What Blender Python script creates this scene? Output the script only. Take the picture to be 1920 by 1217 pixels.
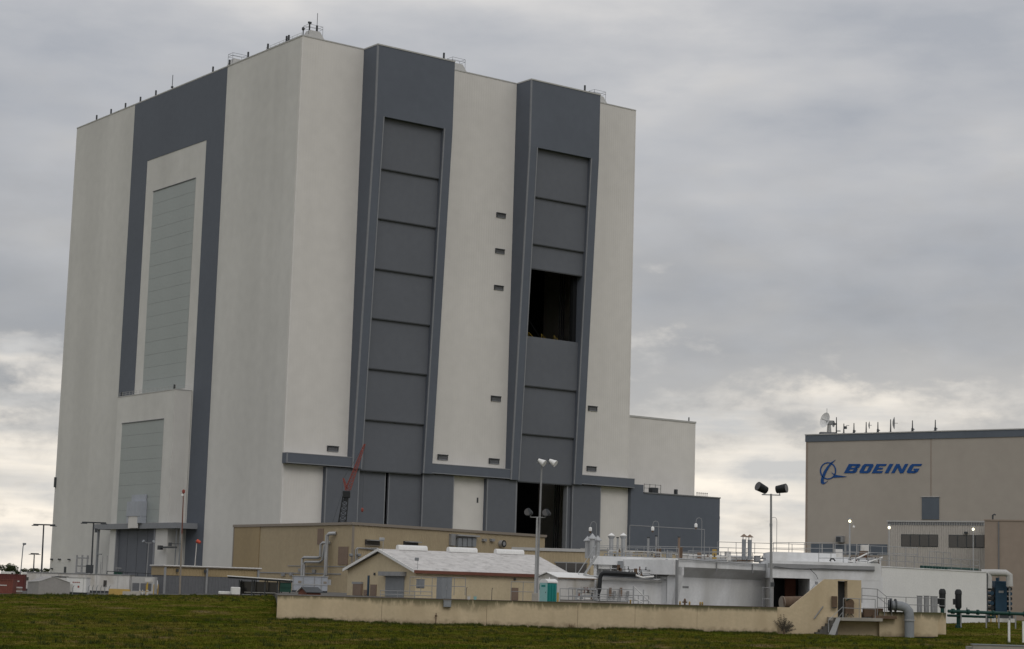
import bpy, bmesh, math, random
import numpy as np
from mathutils import Vector, Matrix
random.seed(7); rng = np.random.default_rng(7)
for _o in list(bpy.data.objects): bpy.data.objects.remove(_o)
sc = bpy.context.scene
COL = sc.collection

# ------------------------------------------------------------------ camera
F = 3604.4 / 1920.0            # focal length in picture widths
PITCH, ROLL, EYE = 0.1373, 0.0298, 1.15
cam_d = bpy.data.cameras.new('camera'); cam = bpy.data.objects.new('camera', cam_d); COL.objects.link(cam)
cam_d.sensor_width = 36.0; cam_d.sensor_fit = 'HORIZONTAL'; cam_d.lens = 36.0 * F
cam_d.clip_start = 0.5; cam_d.clip_end = 20000
_f = Vector((0, math.cos(PITCH), math.sin(PITCH))); _r = Vector((1, 0, 0)); _u = _r.cross(_f)
R2 = _r * math.cos(ROLL) + _u * math.sin(ROLL); U2 = -_r * math.sin(ROLL) + _u * math.cos(ROLL)
cam.matrix_world = Matrix(((R2.x, U2.x, -_f.x, 0), (R2.y, U2.y, -_f.y, 0), (R2.z, U2.z, -_f.z, EYE), (0, 0, 0, 1)))
sc.camera = cam
EYEP = Vector((0, 0, EYE))

# ------------------------------------------------------------------ sky, sun, exposure
SUN_EL, SUN_AZ = math.radians(38), math.atan2(0.24, -0.97)      # from the right, behind the viewer
world = bpy.data.worlds.new('World'); sc.world = world; world.use_nodes = True
nt = world.node_tree; nt.nodes.clear(); N = nt.nodes; L = nt.links
def nd(t, **kw):
    n = N.new(t)
    for k, v in kw.items():
        if k.startswith('i_'): n.inputs[int(k[2:])].default_value = v
        else: setattr(n, k, v)
    return n
def mth(op, a, b=None, clamp=False):
    n = N.new('ShaderNodeMath'); n.operation = op; n.use_clamp = clamp
    for i, v in enumerate((a, b)):
        if v is None: continue
        if isinstance(v, (int, float)): n.inputs[i].default_value = v
        else: L.new(v, n.inputs[i])
    return n.outputs[0]
def mixc(fac, a, b):
    n = N.new('ShaderNodeMix'); n.data_type = 'RGBA'
    for i, v in ((0, fac), (6, a), (7, b)):
        if isinstance(v, (int, float)): n.inputs[i].default_value = v
        elif isinstance(v, tuple): n.inputs[i].default_value = (*v, 1)
        else: L.new(v, n.inputs[i])
    return n.outputs[2]
sky = nd('ShaderNodeTexSky', sky_type='NISHITA', sun_disc=False, sun_elevation=SUN_EL, sun_rotation=SUN_AZ)
bg1 = nd('ShaderNodeBackground'); bg1.inputs[1].default_value = 0.10; L.new(sky.outputs[0], bg1.inputs[0])
tc = nd('ShaderNodeTexCoord')
sep = nd('ShaderNodeSeparateXYZ'); L.new(tc.outputs['Generated'], sep.inputs[0])
def noise(sx, sy, sz, detail, rough=0.55, dist=0.0, off=(0, 0, 0)):
    mp = nd('ShaderNodeMapping'); mp.inputs['Scale'].default_value = (sx, sy, sz); mp.inputs['Location'].default_value = off
    L.new(tc.outputs['Generated'], mp.inputs[0])
    n = nd('ShaderNodeTexNoise'); n.inputs['Scale'].default_value = 1.0; n.inputs['Detail'].default_value = detail
    n.inputs['Roughness'].default_value = rough; n.inputs['Distortion'].default_value = dist
    L.new(mp.outputs[0], n.inputs[0]); return n.outputs[0]
big = noise(3.4, 3.4, 10, 4, .5, 0, (3.1, 0.4, 0.7))
mid = noise(8, 8, 30, 5, .52, 0, (1.3, 7.7, 2.0))
fine = noise(26, 26, 52, 7, .58, 0.1, (4.0, 2.2, 9.1))
layer = noise(7, 7, 70, 4, .5, 0, (2.0, 5.0, 1.0))
el = mth('MULTIPLY', mth('ARCSINE', mth('MAXIMUM', sep.outputs[2], 0.0)), 57.2958)     # elevation in degrees
overc = mth('ADD', 1.0, mth('MULTIPLY', mth('MAXIMUM', sep.outputs[2], 0.0), 0.8))     # overcast sky brightens towards the zenith
# cloud deck: light and dark bellies
t = mth('ADD', mth('MULTIPLY', big, 0.62), mth('ADD', mth('MULTIPLY', mid, 0.30), mth('MULTIPLY', fine, 0.10)))
r1 = nd('ShaderNodeValToRGB'); L.new(t, r1.inputs[0])
cr = r1.color_ramp; cr.elements[0].position = 0.40; cr.elements[0].color = (0.325, 0.338, 0.366, 1)
cr.elements[1].position = 0.62; cr.elements[1].color = (0.560, 0.545, 0.530, 1)
e_ = cr.elements.new(0.52); e_.color = (0.435, 0.436, 0.446, 1)
# ragged lower edge of the deck, with a pale clear strip below it
edge = mth('ADD', el, mth('ADD', mth('MULTIPLY', mth('SUBTRACT', mid, 0.5), -10.0), mth('MULTIPLY', mth('SUBTRACT', fine, 0.5), -12.0)))
r2 = nd('ShaderNodeMapRange'); r2.interpolation_type = 'SMOOTHSTEP'; L.new(edge, r2.inputs[0])
r2.inputs[1].default_value = 2.2; r2.inputs[2].default_value = 6.8
r4 = nd('ShaderNodeMapRange'); L.new(mth('ADD', mth('MULTIPLY', layer, .6), mth('MULTIPLY', fine, .4)), r4.inputs[0]); r4.inputs[1].default_value = .40; r4.inputs[2].default_value = .60
strip = mixc(r4.outputs[0], (1.04, 0.95, 0.83), (0.60, 0.59, 0.58))
# the belly of the deck is darkest just above its edge
r3 = nd('ShaderNodeMapRange'); r3.interpolation_type = 'SMOOTHSTEP'; L.new(edge, r3.inputs[0])
r3.inputs[1].default_value = 5.5; r3.inputs[2].default_value = 15.0; r3.inputs[3].default_value = 0.83; r3.inputs[4].default_value = 1.04
deck = nd('ShaderNodeVectorMath', operation='SCALE'); L.new(r1.outputs[0], deck.inputs[0]); L.new(mth('MULTIPLY', overc, r3.outputs[0]), deck.inputs['Scale'])
cl = mixc(r2.outputs[0], strip, deck.outputs[0])
bg2 = nd('ShaderNodeBackground'); L.new(cl, bg2.inputs[0]); bg2.inputs[1].default_value = 1.0
mx = nd('ShaderNodeMixShader'); mx.inputs[0].default_value = 0.95
L.new(bg1.outputs[0], mx.inputs[1]); L.new(bg2.outputs[0], mx.inputs[2])
wo = nd('ShaderNodeOutputWorld'); L.new(mx.outputs[0], wo.inputs[0])

sun_d = bpy.data.lights.new('sun', 'SUN'); sun_d.energy = 0.62; sun_d.angle = math.radians(28); sun_d.color = (1, 0.95, 0.88)
sun = bpy.data.objects.new('sun', sun_d); COL.objects.link(sun)
sdir = Vector((math.sin(SUN_AZ) * math.cos(SUN_EL), math.cos(SUN_AZ) * math.cos(SUN_EL), math.sin(SUN_EL)))
sun.rotation_euler = sdir.to_track_quat('Z', 'Y').to_euler(); sun.location = (60, -100, 200)
vs = sc.view_settings; vs.view_transform = 'Standard'; vs.look = 'None'; vs.exposure = 0.0; vs.gamma = 1.0; vs.use_curve_mapping = False

# ------------------------------------------------------------------ measuring helpers: sight lines of the surveyed photograph
def ray(px, py): return _f + R2 * ((px - 960) / 3604.4) - U2 * ((py - 608.5) / 3604.4)
def at(px, py, Y):
    d = ray(px, py); return EYEP + d * (Y / d.y)
def onz(px, py, z):
    d = ray(px, py); return EYEP + d * ((z - EYE) / d.z)
def onpl(px, py, P, ang):                      # distance along a wall that starts at P with heading ang, and height
    d = ray(px, py); n = Vector((-math.sin(ang), math.cos(ang), 0)); t = (Vector((P[0], P[1], 0)) - EYEP).dot(n) / d.dot(n)
    q = EYEP + d * t; return (q.x - P[0]) * math.cos(ang) + (q.y - P[1]) * math.sin(ang), q.z
def S(Y): return Y / 3604.4                     # metres per photo pixel at a distance

# ------------------------------------------------------------------ mesh building
class B:
    def __init__(s): s.v = []; s.f = []
    def add(s, vs_, fs): k = len(s.v); s.v += [tuple(v) for v in vs_]; s.f += [tuple(i + k for i in f) for f in fs]; return s
    def box(s, x0, x1, y0, y1, z0, z1):
        if x0 > x1: x0, x1 = x1, x0
        if y0 > y1: y0, y1 = y1, y0
        if z0 > z1: z0, z1 = z1, z0
        return s.add([(x0, y0, z0), (x1, y0, z0), (x1, y1, z0), (x0, y1, z0), (x0, y0, z1), (x1, y0, z1), (x1, y1, z1), (x0, y1, z1)],
                     [(0, 3, 2, 1), (4, 5, 6, 7), (0, 1, 5, 4), (1, 2, 6, 5), (2, 3, 7, 6), (3, 0, 4, 7)])
    def hexa(s, a, b):                          # two quads (bottom/front, top/back)
        return s.add(list(a) + list(b), [(3, 2, 1, 0), (4, 5, 6, 7), (0, 1, 5, 4), (1, 2, 6, 5), (2, 3, 7, 6), (3, 0, 4, 7)])
    def prism(s, poly, d0, d1, axis='y'):       # poly in the other two axes
        n = len(poly)
        def P(p, d): return {'y': (p[0], d, p[1]), 'x': (d, p[0], p[1]), 'z': (p[0], p[1], d)}[axis]
        vs_ = [P(p, d0) for p in poly] + [P(p, d1) for p in poly]
        fs = [tuple(range(n)), tuple(range(2 * n - 1, n - 1, -1))] + [(i, i + n, (i + 1) % n + n, (i + 1) % n) for i in range(n)]
        return s.add(vs_, fs)
    def cyl(s, p0, p1, r0, r1=None, n=8, caps=True):
        r1 = r0 if r1 is None else r1
        p0 = Vector(p0); p1 = Vector(p1); d = (p1 - p0).normalized()
        a = d.orthogonal().normalized(); b = d.cross(a)
        vs_ = []
        for p, r in ((p0, r0), (p1, r1)):
            for i in range(n):
                t_ = 2 * math.pi * i / n; vs_.append(p + a * (r * math.cos(t_)) + b * (r * math.sin(t_)))
        fs = [(i, (i + 1) % n, (i + 1) % n + n, i + n) for i in range(n)]
        if caps: fs += [tuple(range(n - 1, -1, -1)), tuple(range(n, 2 * n))]
        return s.add(vs_, fs)
    def tube(s, pts, r, n=8):
        pts = [Vector(p) for p in pts]; rings = []
        a = None
        for i, p in enumerate(pts):
            d = (pts[min(i + 1, len(pts) - 1)] - pts[max(i - 1, 0)]).normalized()
            if a is None: a = d.orthogonal().normalized()
            a = (a - d * a.dot(d)).normalized(); b = d.cross(a)
            rings.append([p + a * (r * math.cos(2 * math.pi * j / n)) + b * (r * math.sin(2 * math.pi * j / n)) for j in range(n)])
        vs_ = [v for rg in rings for v in rg]; fs = []
        for i in range(len(pts) - 1):
            fs += [(i * n + j, i * n + (j + 1) % n, (i + 1) * n + (j + 1) % n, (i + 1) * n + j) for j in range(n)]
        m = len(pts) - 1
        fs += [tuple(range(n - 1, -1, -1)), tuple(m * n + j for j in range(n))]
        return s.add(vs_, fs)
    def lathe(s, prof, c=(0, 0, 0), n=12):      # prof: (radius, z) bottom to top
        vs_ = [(c[0] + r * math.cos(2 * math.pi * j / n), c[1] + r * math.sin(2 * math.pi * j / n), c[2] + z) for r, z in prof for j in range(n)]
        fs = []
        for i in range(len(prof) - 1):
            fs += [(i * n + j, i * n + (j + 1) % n, (i + 1) * n + (j + 1) % n, (i + 1) * n + j) for j in range(n)]
        m = len(prof) - 1
        fs += [tuple(range(n - 1, -1, -1)), tuple(m * n + j for j in range(n))]
        return s.add(vs_, fs)
    def build(s, name, mat, parent=None, bevel=0, smooth=False):
        me = bpy.data.meshes.new(name); me.from_pydata(s.v, [], s.f); me.update()
        bm = bmesh.new(); bm.from_mesh(me); bmesh.ops.recalc_face_normals(bm, faces=bm.faces)
        if bevel: bmesh.ops.bevel(bm, geom=list(bm.edges), offset=bevel, segments=1, affect='EDGES')
        bm.to_mesh(me); bm.free()
        if smooth:
            me.polygons.foreach_set('use_smooth', [True] * len(me.polygons)); me.set_sharp_from_angle(angle=math.radians(40))
        me.materials.append(MAT[mat] if isinstance(mat, str) else mat)
        o = bpy.data.objects.new(name, me); COL.objects.link(o)
        if parent: o.parent = parent
        return o
def thing(name, label, cat, loc=(0, 0, 0), rz=0.0, group=None):
    o = bpy.data.objects.new(name, None); COL.objects.link(o); o.empty_display_size = 0.5
    o.location = loc; o.rotation_euler = (0, 0, rz); o['label'] = label; o['category'] = cat
    if group: o['group'] = group
    return o
def tag(o, label, cat, group=None):
    o['label'] = label; o['category'] = cat
    if group: o['group'] = group
    return o
def struct(o, label=None):
    o['kind'] = 'structure'
    if label: o['label'] = label
    return o
def again(o, parent, loc=(0, 0, 0), rz=0.0, scale=(1, 1, 1)):     # a copy of a part that shares its mesh
    c = o.copy(); COL.objects.link(c); c.parent = parent; c.location = loc; c.rotation_euler = (0, 0, rz); c.scale = scale; return c
def dup(root, loc, rz=None, label=None):
    r = root.copy(); COL.objects.link(r); r.location = loc
    if rz is not None: r.rotation_euler = (0, 0, rz)
    if label: r['label'] = label
    for ch in list(root.children):
        c = ch.copy(); COL.objects.link(c); c.parent = r
        for g in ch.children:
            d = g.copy(); COL.objects.link(d); d.parent = c
    return r

# ------------------------------------------------------------------ materials
MAT = {}
def mat(name, col, rough=0.75, var=0.10, scale=0.5, streak=0.0, rib=0.0, ribd=0.3, metal=0.0, spec=0.3, grime=None, gscale=0.6, fine=0.05, bump=0.0, stretch=1.0, emit=0.0, tint=None):
    m = bpy.data.materials.new(name); m.use_nodes = True; t = m.node_tree; n = t.nodes; l = t.links
    bs = n['Principled BSDF']; bs.inputs['Roughness'].default_value = rough; bs.inputs['Metallic'].default_value = metal
    bs.inputs['Specular IOR Level'].default_value = spec
    tc_ = n.new('ShaderNodeTexCoord')
    def nz(sc_, det, vec=(1, 1, 1), dist=0.0):
        mp = n.new('ShaderNodeMapping'); mp.inputs['Scale'].default_value = vec; l.new(tc_.outputs['Object'], mp.inputs[0])
        x = n.new('ShaderNodeTexNoise'); x.inputs['Scale'].default_value = sc_; x.inputs['Detail'].default_value = det; x.inputs['Distortion'].default_value = dist
        l.new(mp.outputs[0], x.inputs[0]); return x.outputs[0]
    def mr(src, a, b, c, d):
        x = n.new('ShaderNodeMapRange'); l.new(src, x.inputs[0])
        for i, v in enumerate((a, b, c, d)): x.inputs[i + 1].default_value = v
        return x.outputs[0]
    def mul(a, b):
        x = n.new('ShaderNodeMath'); x.operation = 'MULTIPLY'; l.new(a, x.inputs[0]); l.new(b, x.inputs[1]); return x.outputs[0]
    fac = mr(nz(scale, 5, (1, 1, stretch)), 0.3, 0.7, 1 - var, 1 + var * 0.6)
    if fine: fac = mul(fac, mr(nz(scale * 9, 3), 0.3, 0.7, 1 - fine, 1 + fine))
    if streak: fac = mul(fac, mr(nz(scale * 1.6, 5, (1, 1, 0.03), 0.4), 0.42, 0.68, 1.0, 1 - streak))
    sc_ = n.new('ShaderNodeVectorMath'); sc_.operation = 'SCALE'; sc_.inputs[0].default_value = col; l.new(fac, sc_.inputs['Scale'])
    out = sc_.outputs[0]
    if grime:
        mx_ = n.new('ShaderNodeMix'); mx_.data_type = 'RGBA'; l.new(mr(nz(gscale, 6, (1, 1, 0.35), 0.6), 0.52, 0.74, 0.0, 0.85), mx_.inputs[0]); l.new(out, mx_.inputs[6]); mx_.inputs[7].default_value = (*grime, 1); out = mx_.outputs[2]
    l.new(out, bs.inputs['Base Color'])
    h = None
    if rib:
        sp = n.new('ShaderNodeSeparateXYZ'); l.new(tc_.outputs['Object'], sp.inputs[0])
        ad = n.new('ShaderNodeMath'); ad.operation = 'ADD'; l.new(sp.outputs[0], ad.inputs[0]); l.new(sp.outputs[1], ad.inputs[1])
        pp = n.new('ShaderNodeMath'); pp.operation = 'PINGPONG'; l.new(ad.outputs[0], pp.inputs[0]); pp.inputs[1].default_value = rib / 2
        h = mr(pp.outputs[0], rib * 0.12, rib * 0.3, 0.0, 1.0)
        bp = n.new('ShaderNodeBump'); bp.inputs['Strength'].default_value = ribd; bp.inputs['Distance'].default_value = rib * 0.25
        l.new(h, bp.inputs['Height']); l.new(bp.outputs[0], bs.inputs['Normal'])
    elif bump:
        bp = n.new('ShaderNodeBump'); bp.inputs['Strength'].default_value = 0.6; bp.inputs['Distance'].default_value = bump
        l.new(nz(scale * 14, 5), bp.inputs['Height']); l.new(bp.outputs[0], bs.inputs['Normal'])
    if emit:
        bs.inputs['Emission Color'].default_value = (*(tint or col), 1); bs.inputs['Emission Strength'].default_value = emit
    MAT[name] = m; return m
mat('vab_white', (0.65, 0.633, 0.608), .8, .045, .03, streak=.06, fine=.03, rib=.9, ribd=.10, spec=.2)
mat('vab_white_n_shaded', (0.61, 0.604, 0.582), .8, .06, .035, streak=.11, fine=.03, rib=.9, ribd=.10, spec=.2)  # darker copy of the white adds to the north face's shade; streaks are stains
mat('vab_trim', (0.67, 0.66, 0.64), .7, .03, .05)
mat('vab_dark', (0.110, 0.125, 0.153), .7, .05, .05, fine=.03, spec=.25)
mat('vab_leaf', (0.120, 0.130, 0.150), .7, .05, .06, fine=.03, spec=.25)
mat('vab_darktrim', (0.215, 0.225, 0.245), .6, .04, .1)
mat('vab_panel', (0.31, 0.34, 0.335), .45, .04, .12, fine=.03, spec=.4)
mat('louver', (0.16, 0.165, 0.175), .7, .06, .5)
mat('steel_dark', (0.05, 0.055, 0.06), .6, .1, 1.0)
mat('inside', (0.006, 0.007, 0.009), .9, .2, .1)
mat('coping', (0.42, 0.42, 0.41), .5, .08, .5)
mat('roof_grey', (0.30, 0.30, 0.30), .9, .1, .2)
mat('tan_siding', (0.385, 0.315, 0.205), .7, .05, .15, streak=.06, rib=.46, ribd=.45)
mat('tan_siding_dark', (0.33, 0.255, 0.145), .7, .05, .15, streak=.06, rib=.46, ribd=.45)
mat('tan_trim', (0.24, 0.21, 0.175), .6, .06, .5)
mat('cream', (0.53, 0.445, 0.30), .8, .05, .3, streak=.07, rib=.3, ribd=.3)
mat('cream_stucco', (0.53, 0.435, 0.295), .85, .08, .35, streak=.08, bump=.02, grime=(0.44, 0.355, 0.235), gscale=.45)
mat('white_roof', (0.53, 0.515, 0.50), .75, .12, .8, streak=.10, grime=(0.30, 0.285, 0.275), gscale=1.3, rib=.6, ribd=.2)
mat('white_paint', (0.70, 0.71, 0.72), .6, .05, .4, streak=.10, grime=(0.50, 0.50, 0.49), gscale=.3)
mat('white_clean', (0.70, 0.70, 0.69), .5, .04, .6)
mat('white_dirty', (0.56, 0.55, 0.53), .6, .08, .7, grime=(0.36, 0.33, 0.28), gscale=.7)
mat('soffit', (0.30, 0.30, 0.29), .8, .06, .5)
mat('concrete', (0.33, 0.31, 0.275), .9, .12, .5, grime=(0.20, 0.19, 0.165), gscale=.4)
mat('concrete_dark', (0.10, 0.094, 0.085), .9, .2, .4, grime=(0.10, 0.095, 0.08), gscale=.3)
mat('cap_dark', (0.085, 0.06, 0.045), .9, .2, 1.0)
mat('rust_red', (0.16, 0.065, 0.045), .8, .15, .8)
mat('rust', (0.125, 0.085, 0.058), .85, .2, 1.5, grime=(0.09, 0.05, 0.03), gscale=1.5)
mat('brown_metal', (0.20, 0.145, 0.11), .7, .1, .8)
mat('galv', (0.40, 0.41, 0.42), .45, .08, 1.2, metal=.4)
mat('galv_dull', (0.27, 0.275, 0.28), .6, .1, 1.2, metal=.2)
mat('grey_paint', (0.22, 0.235, 0.25), .6, .08, .8)
mat('blue_grey', (0.35, 0.375, 0.42), .5, .06, .6, streak=.06)
mat('black', (0.018, 0.02, 0.022), .6, .1, 1)
mat('dark_glass', (0.045, 0.043, 0.042), .12, .05, 1, spec=.6)
mat('red_paint', (0.24, 0.055, 0.042), .5, .1, 1)
mat('orange_cloth', (0.52, 0.09, 0.055), .8, .08, 2)
mat('yellow', (0.52, 0.36, 0.06), .6, .15, 1, grime=(0.3, 0.2, 0.06))
mat('mustard', (0.40, 0.27, 0.08), .7, .15, 1)
mat('teal_light', (0.26, 0.47, 0.46), .5, .05, 1)
mat('teal_dark', (0.012, 0.20, 0.185), .5, .06, 1)
mat('pipe_green', (0.010, 0.050, 0.042), .5, .15, 1)
mat('dumpster_green', (0.015, 0.06, 0.045), .6, .15, 1)
mat('machine_blue', (0.015, 0.048, 0.085), .5, .15, 1)
mat('hangar_beige', (0.385, 0.352, 0.308), .8, .04, .06, fine=.03, streak=.05)
mat('hangar_brown', (0.285, 0.235, 0.195), .8, .05, .1, streak=.04)
mat('hangar_band', (0.105, 0.125, 0.15), .7, .08, .1)
mat('ribbed_grey', (0.44, 0.415, 0.38), .7, .05, .3, rib=.36, ribd=.8)
mat('logo_blue', (0.014, 0.070, 0.235), .6, .04, .5, spec=.2)
mat('lamp_lit', (0.9, 0.85, 0.6), .5, 0.0, 1, fine=0, emit=3.0, tint=(1, 0.90, 0.62))
mat('lamp_white', (0.75, 0.75, 0.74), .4, .04, 1)
mat('tent_grey', (0.30, 0.29, 0.285), .8, .08, .5, streak=.05)
mat('container_red', (0.17, 0.055, 0.04), .7, .12, .5, rib=.3, ribd=.6)
mat('container_dark', (0.12, 0.035, 0.03), .7, .12, .5, rib=.3, ribd=.6)
mat('mesh_grey', (0.13, 0.135, 0.145), .8, .1, 3.0)
mat('trunk', (0.10, 0.075, 0.05), .9, .2, 3)
mat('dead_frond', (0.075, 0.065, 0.05), .9, .25, 3)
mat('dry_weed', (0.17, 0.12, 0.07), .9, .25, 3)
mat('asphalt', (0.075, 0.073, 0.07), .95, .2, .3)
def leafmat(name, c0, c1):
    m = bpy.data.materials.new(name); m.use_nodes = True; t = m.node_tree; n = t.nodes; l = t.links; bs = n['Principled BSDF']; bs.inputs['Roughness'].default_value = .85; bs.inputs['Specular IOR Level'].default_value = .15
    g = n.new('ShaderNodeNewGeometry'); r = n.new('ShaderNodeValToRGB'); l.new(g.outputs['Random Per Island'], r.inputs[0])
    r.color_ramp.elements[0].color = (*c0, 1); r.color_ramp.elements[1].color = (*c1, 1); l.new(r.outputs[0], bs.inputs['Base Color']); MAT[name] = m
leafmat('leaf', (0.022, 0.036, 0.014), (0.065, 0.08, 0.03))
leafmat('weed_green', (0.02, 0.034, 0.006), (0.075, 0.085, 0.016))
def grassmat(name, blade):
    m = bpy.data.materials.new(name); m.use_nodes = True; t = m.node_tree; n = t.nodes; l = t.links; bs = n['Principled BSDF']; bs.inputs['Roughness'].default_value = 1.0; bs.inputs['Specular IOR Level'].default_value = 0.0
    tc_ = n.new('ShaderNodeTexCoord')
    def nz(s, det, dist=.4):
        x = n.new('ShaderNodeTexNoise'); x.inputs['Scale'].default_value = s; x.inputs['Detail'].default_value = det; x.inputs['Distortion'].default_value = dist; l.new(tc_.outputs['Object'], x.inputs[0]); return x.outputs[0]
    def ramp(src, els):
        r = n.new('ShaderNodeValToRGB'); l.new(src, r.inputs[0]); r.color_ramp.elements[0].position = els[0][0]; r.color_ramp.elements[0].color = (*els[0][1], 1)
        r.color_ramp.elements[1].position = els[-1][0]; r.color_ramp.elements[1].color = (*els[-1][1], 1)
        for p, c in els[1:-1]: e = r.color_ramp.elements.new(p); e.color = (*c, 1)
        return r.outputs[0]
    a = ramp(nz(.22, 7, .8), [(.32, (.044, .062, .007)), (.45, (.078, .088, .012)), (.56, (.105, .095, .019)), (.66, (.13, .105, .04)), (.74, (.16, .125, .08))])
    if blade:
        g = n.new('ShaderNodeNewGeometry'); b = ramp(g.outputs['Random Per Island'], [(0, (.45, .55, .45)), (.6, (1.0, 1.0, 1.0)), (1, (1.5, 1.35, 1.1))])
    else:
        b = ramp(nz(2.6, 6), [(.3, (.48, .5, .46)), (.5, (.9, .92, .9)), (.7, (1.35, 1.25, 1.1))])
    mx_ = n.new('ShaderNodeMix'); mx_.data_type = 'RGBA'; mx_.blend_type = 'MULTIPLY'; mx_.inputs[0].default_value = 1; l.new(a, mx_.inputs[6]); l.new(b, mx_.inputs[7])
    l.new(mx_.outputs[2], bs.inputs['Base Color'])
    if not blade:
        bp = n.new('ShaderNodeBump'); bp.inputs['Strength'].default_value = .8; bp.inputs['Distance'].default_value = .12; l.new(nz(3.5, 6), bp.inputs['Height']); l.new(bp.outputs[0], bs.inputs['Normal'])
    MAT[name] = m
grassmat('grass_ground', False); grassmat('grass_blade', True)

# ================================================================== GROUND
def sm(a, b, x): t_ = np.clip((x - a) / (b - a), 0, 1); return t_ * t_ * (3 - 2 * t_)
WA, WB = np.array((-19.8, 170.0)), np.array((25.1, 178.0))     # front line of the retaining wall
def height(X, Y):
    X = np.asarray(X, float); Y = np.asarray(Y, float)
    s = X / np.maximum(Y, 1.0)
    und = 0.10 * np.sin(X * .11 + 1.3) * np.sin(Y * .07) + 0.06 * np.sin(X * .37 + Y * .23) + .035 * np.sin(X * 1.1 - Y * .71 + 2)
    wall = 170 + (X + 19.8) * 0.178
    fld = -2.1 + und * (1 - sm(240, 300, Y))
    # left bank rises behind, higher towards the wall
    zl = np.interp(s, [-.30, -.267, -.122, -.09], [-1.35, -1.22, -.40, -.35])
    left = fld + (zl - und * .5 + 2.1) * sm(165, 222, Y)
    left = left + (-.02 - zl) * sm(300, 400, Y) 
    # behind the wall everything lies under the platform
    mid_ = -2.1 + 0 * X + (2.08) * sm(330, 400, Y)
    zr = -0.95
    right = fld + (zr - und * .6 + 2.1) * sm(176, 226, Y) + (-.02 - zr) * sm(300, 400, Y)
    wl = 1 - sm(-0.117, -0.108, s); wr = sm(.205, .2235, s)
    inb = (1 - wl) * (1 - wr)
    z = left * wl + right * wr + inb * np.where(Y < wall + 1.0, fld, mid_)
    return np.where(Y > 900, -.02, z)
def grid(xs, ys, name, m, dz=0.0):
    X, Y = np.meshgrid(xs, ys); Z = height(X, Y) + dz
    nx, ny = len(xs), len(ys)
    co = np.stack([X, Y, Z], -1).reshape(-1, 3)
    idx = np.arange(nx * ny).reshape(ny, nx)
    q_ = np.stack([idx[:-1, :-1], idx[:-1, 1:], idx[1:, 1:], idx[1:, :-1]], -1).reshape(-1, 4)
    me = bpy.data.meshes.new(name); me.from_pydata(co.tolist(), [], q_.tolist()); me.update(); me.polygons.foreach_set('use_smooth', [True] * len(me.polygons))
    me.materials.append(MAT[m]); o = bpy.data.objects.new(name, me); COL.objects.link(o); return o
xs = np.concatenate([[-9000, -4000, -1500, -600, -300, -200], np.arange(-140, 120.1, 1.25), [160, 300, 600, 1500, 4000, 9000]])
ys = np.concatenate([[-2000, -400, -100, 0, 30, 50], np.arange(64, 300, 1.25), np.arange(300, 420, 8), [480, 700, 1200, 3000, 9000, 15000]])
struct(grid(xs, ys, 'ground', 'grass_ground'), 'grassy field with olive and dry patches')
struct(grid(np.arange(-150, -26, 4.0), np.concatenate([np.arange(238, 420, 6), [600, 1200]]), 'apron', 'asphalt', .03), 'paved yard behind the grass bank')

# platform behind the retaining wall
b = B(); pl = [(-19.5, 170.5), (25.0, 178.45), (25.3, 179.6), (40.3, 181.5), (46, 226), (60, 330), (-40, 330), (-28, 236)]
b.prism(pl, -2.3, 0.0, 'z'); struct(b.build('platform', 'concrete_dark'), 'raised concrete platform')

# ================================================================== ASSEMBLY BUILDING
VO = Vector((-63.8646, 546.8596, 0)); VANG = math.atan2(0.59720, 0.80209)
VX, VY, VZ = 128.3, 157.3, 160.2
vab = thing('assembly_building', 'giant white and dark grey assembly building with two tall door bays', 'building', VO, VANG)
def P(name, mt, parent, *boxes, bevel=0):
    b = B()
    for q in boxes: b.box(*q)
    return b.build(name, mt, parent, bevel)
T1, T2 = (21.3, 49.3), (78.7, 106.8); I1, I2 = (24.6, 46.2), (82.0, 103.6)
wall_w = P('west_wall', 'vab_white', vab, (0.0, T1[0], 0, .8, 0, VZ), (T1[1], T2[0], 0, .8, 0, VZ), (T2[1], VX, 0, .8, 0, VZ))
P('north_wall', 'vab_white_n_shaded', vab, (0.001, .8, .8, VY, 0, VZ - .001))
P('far_wall', 'vab_white', vab, (VX - .8, VX - .001, .8, VY, 0, VZ - .001), (.8, VX - .8, VY - .8, VY - .001, 0, VZ - .001))
P('roof', 'roof_grey', vab, (.8, VX - .8, .8, VY - .8, VZ - 1.2, VZ - .4))
for q in ((-.12, T1[0] - .1, -.12, .9, VZ, VZ + .35), (T1[1] + .1, T2[0] - .1, -.12, .9, VZ, VZ + .35), (T2[1] + .1, VX + .1, -.12, .9, VZ, VZ + .35), (-.121, .9, .91, VY + .1, VZ, VZ + .351)): P('coping', 'coping', vab, q)
P('corner_trim', 'vab_trim', vab, (-.06, .35, -.06, 0, 38.2, VZ - .01), (-.06, .5, -.061, 0, 0, 34.9))
P('corner_trim', 'vab_white', vab, (VX - .35, VX + .06, -.06, 0, 38.2, VZ - .01), (VX - .35, VX + .06, -.061, 0, 0, 34.9))
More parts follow.
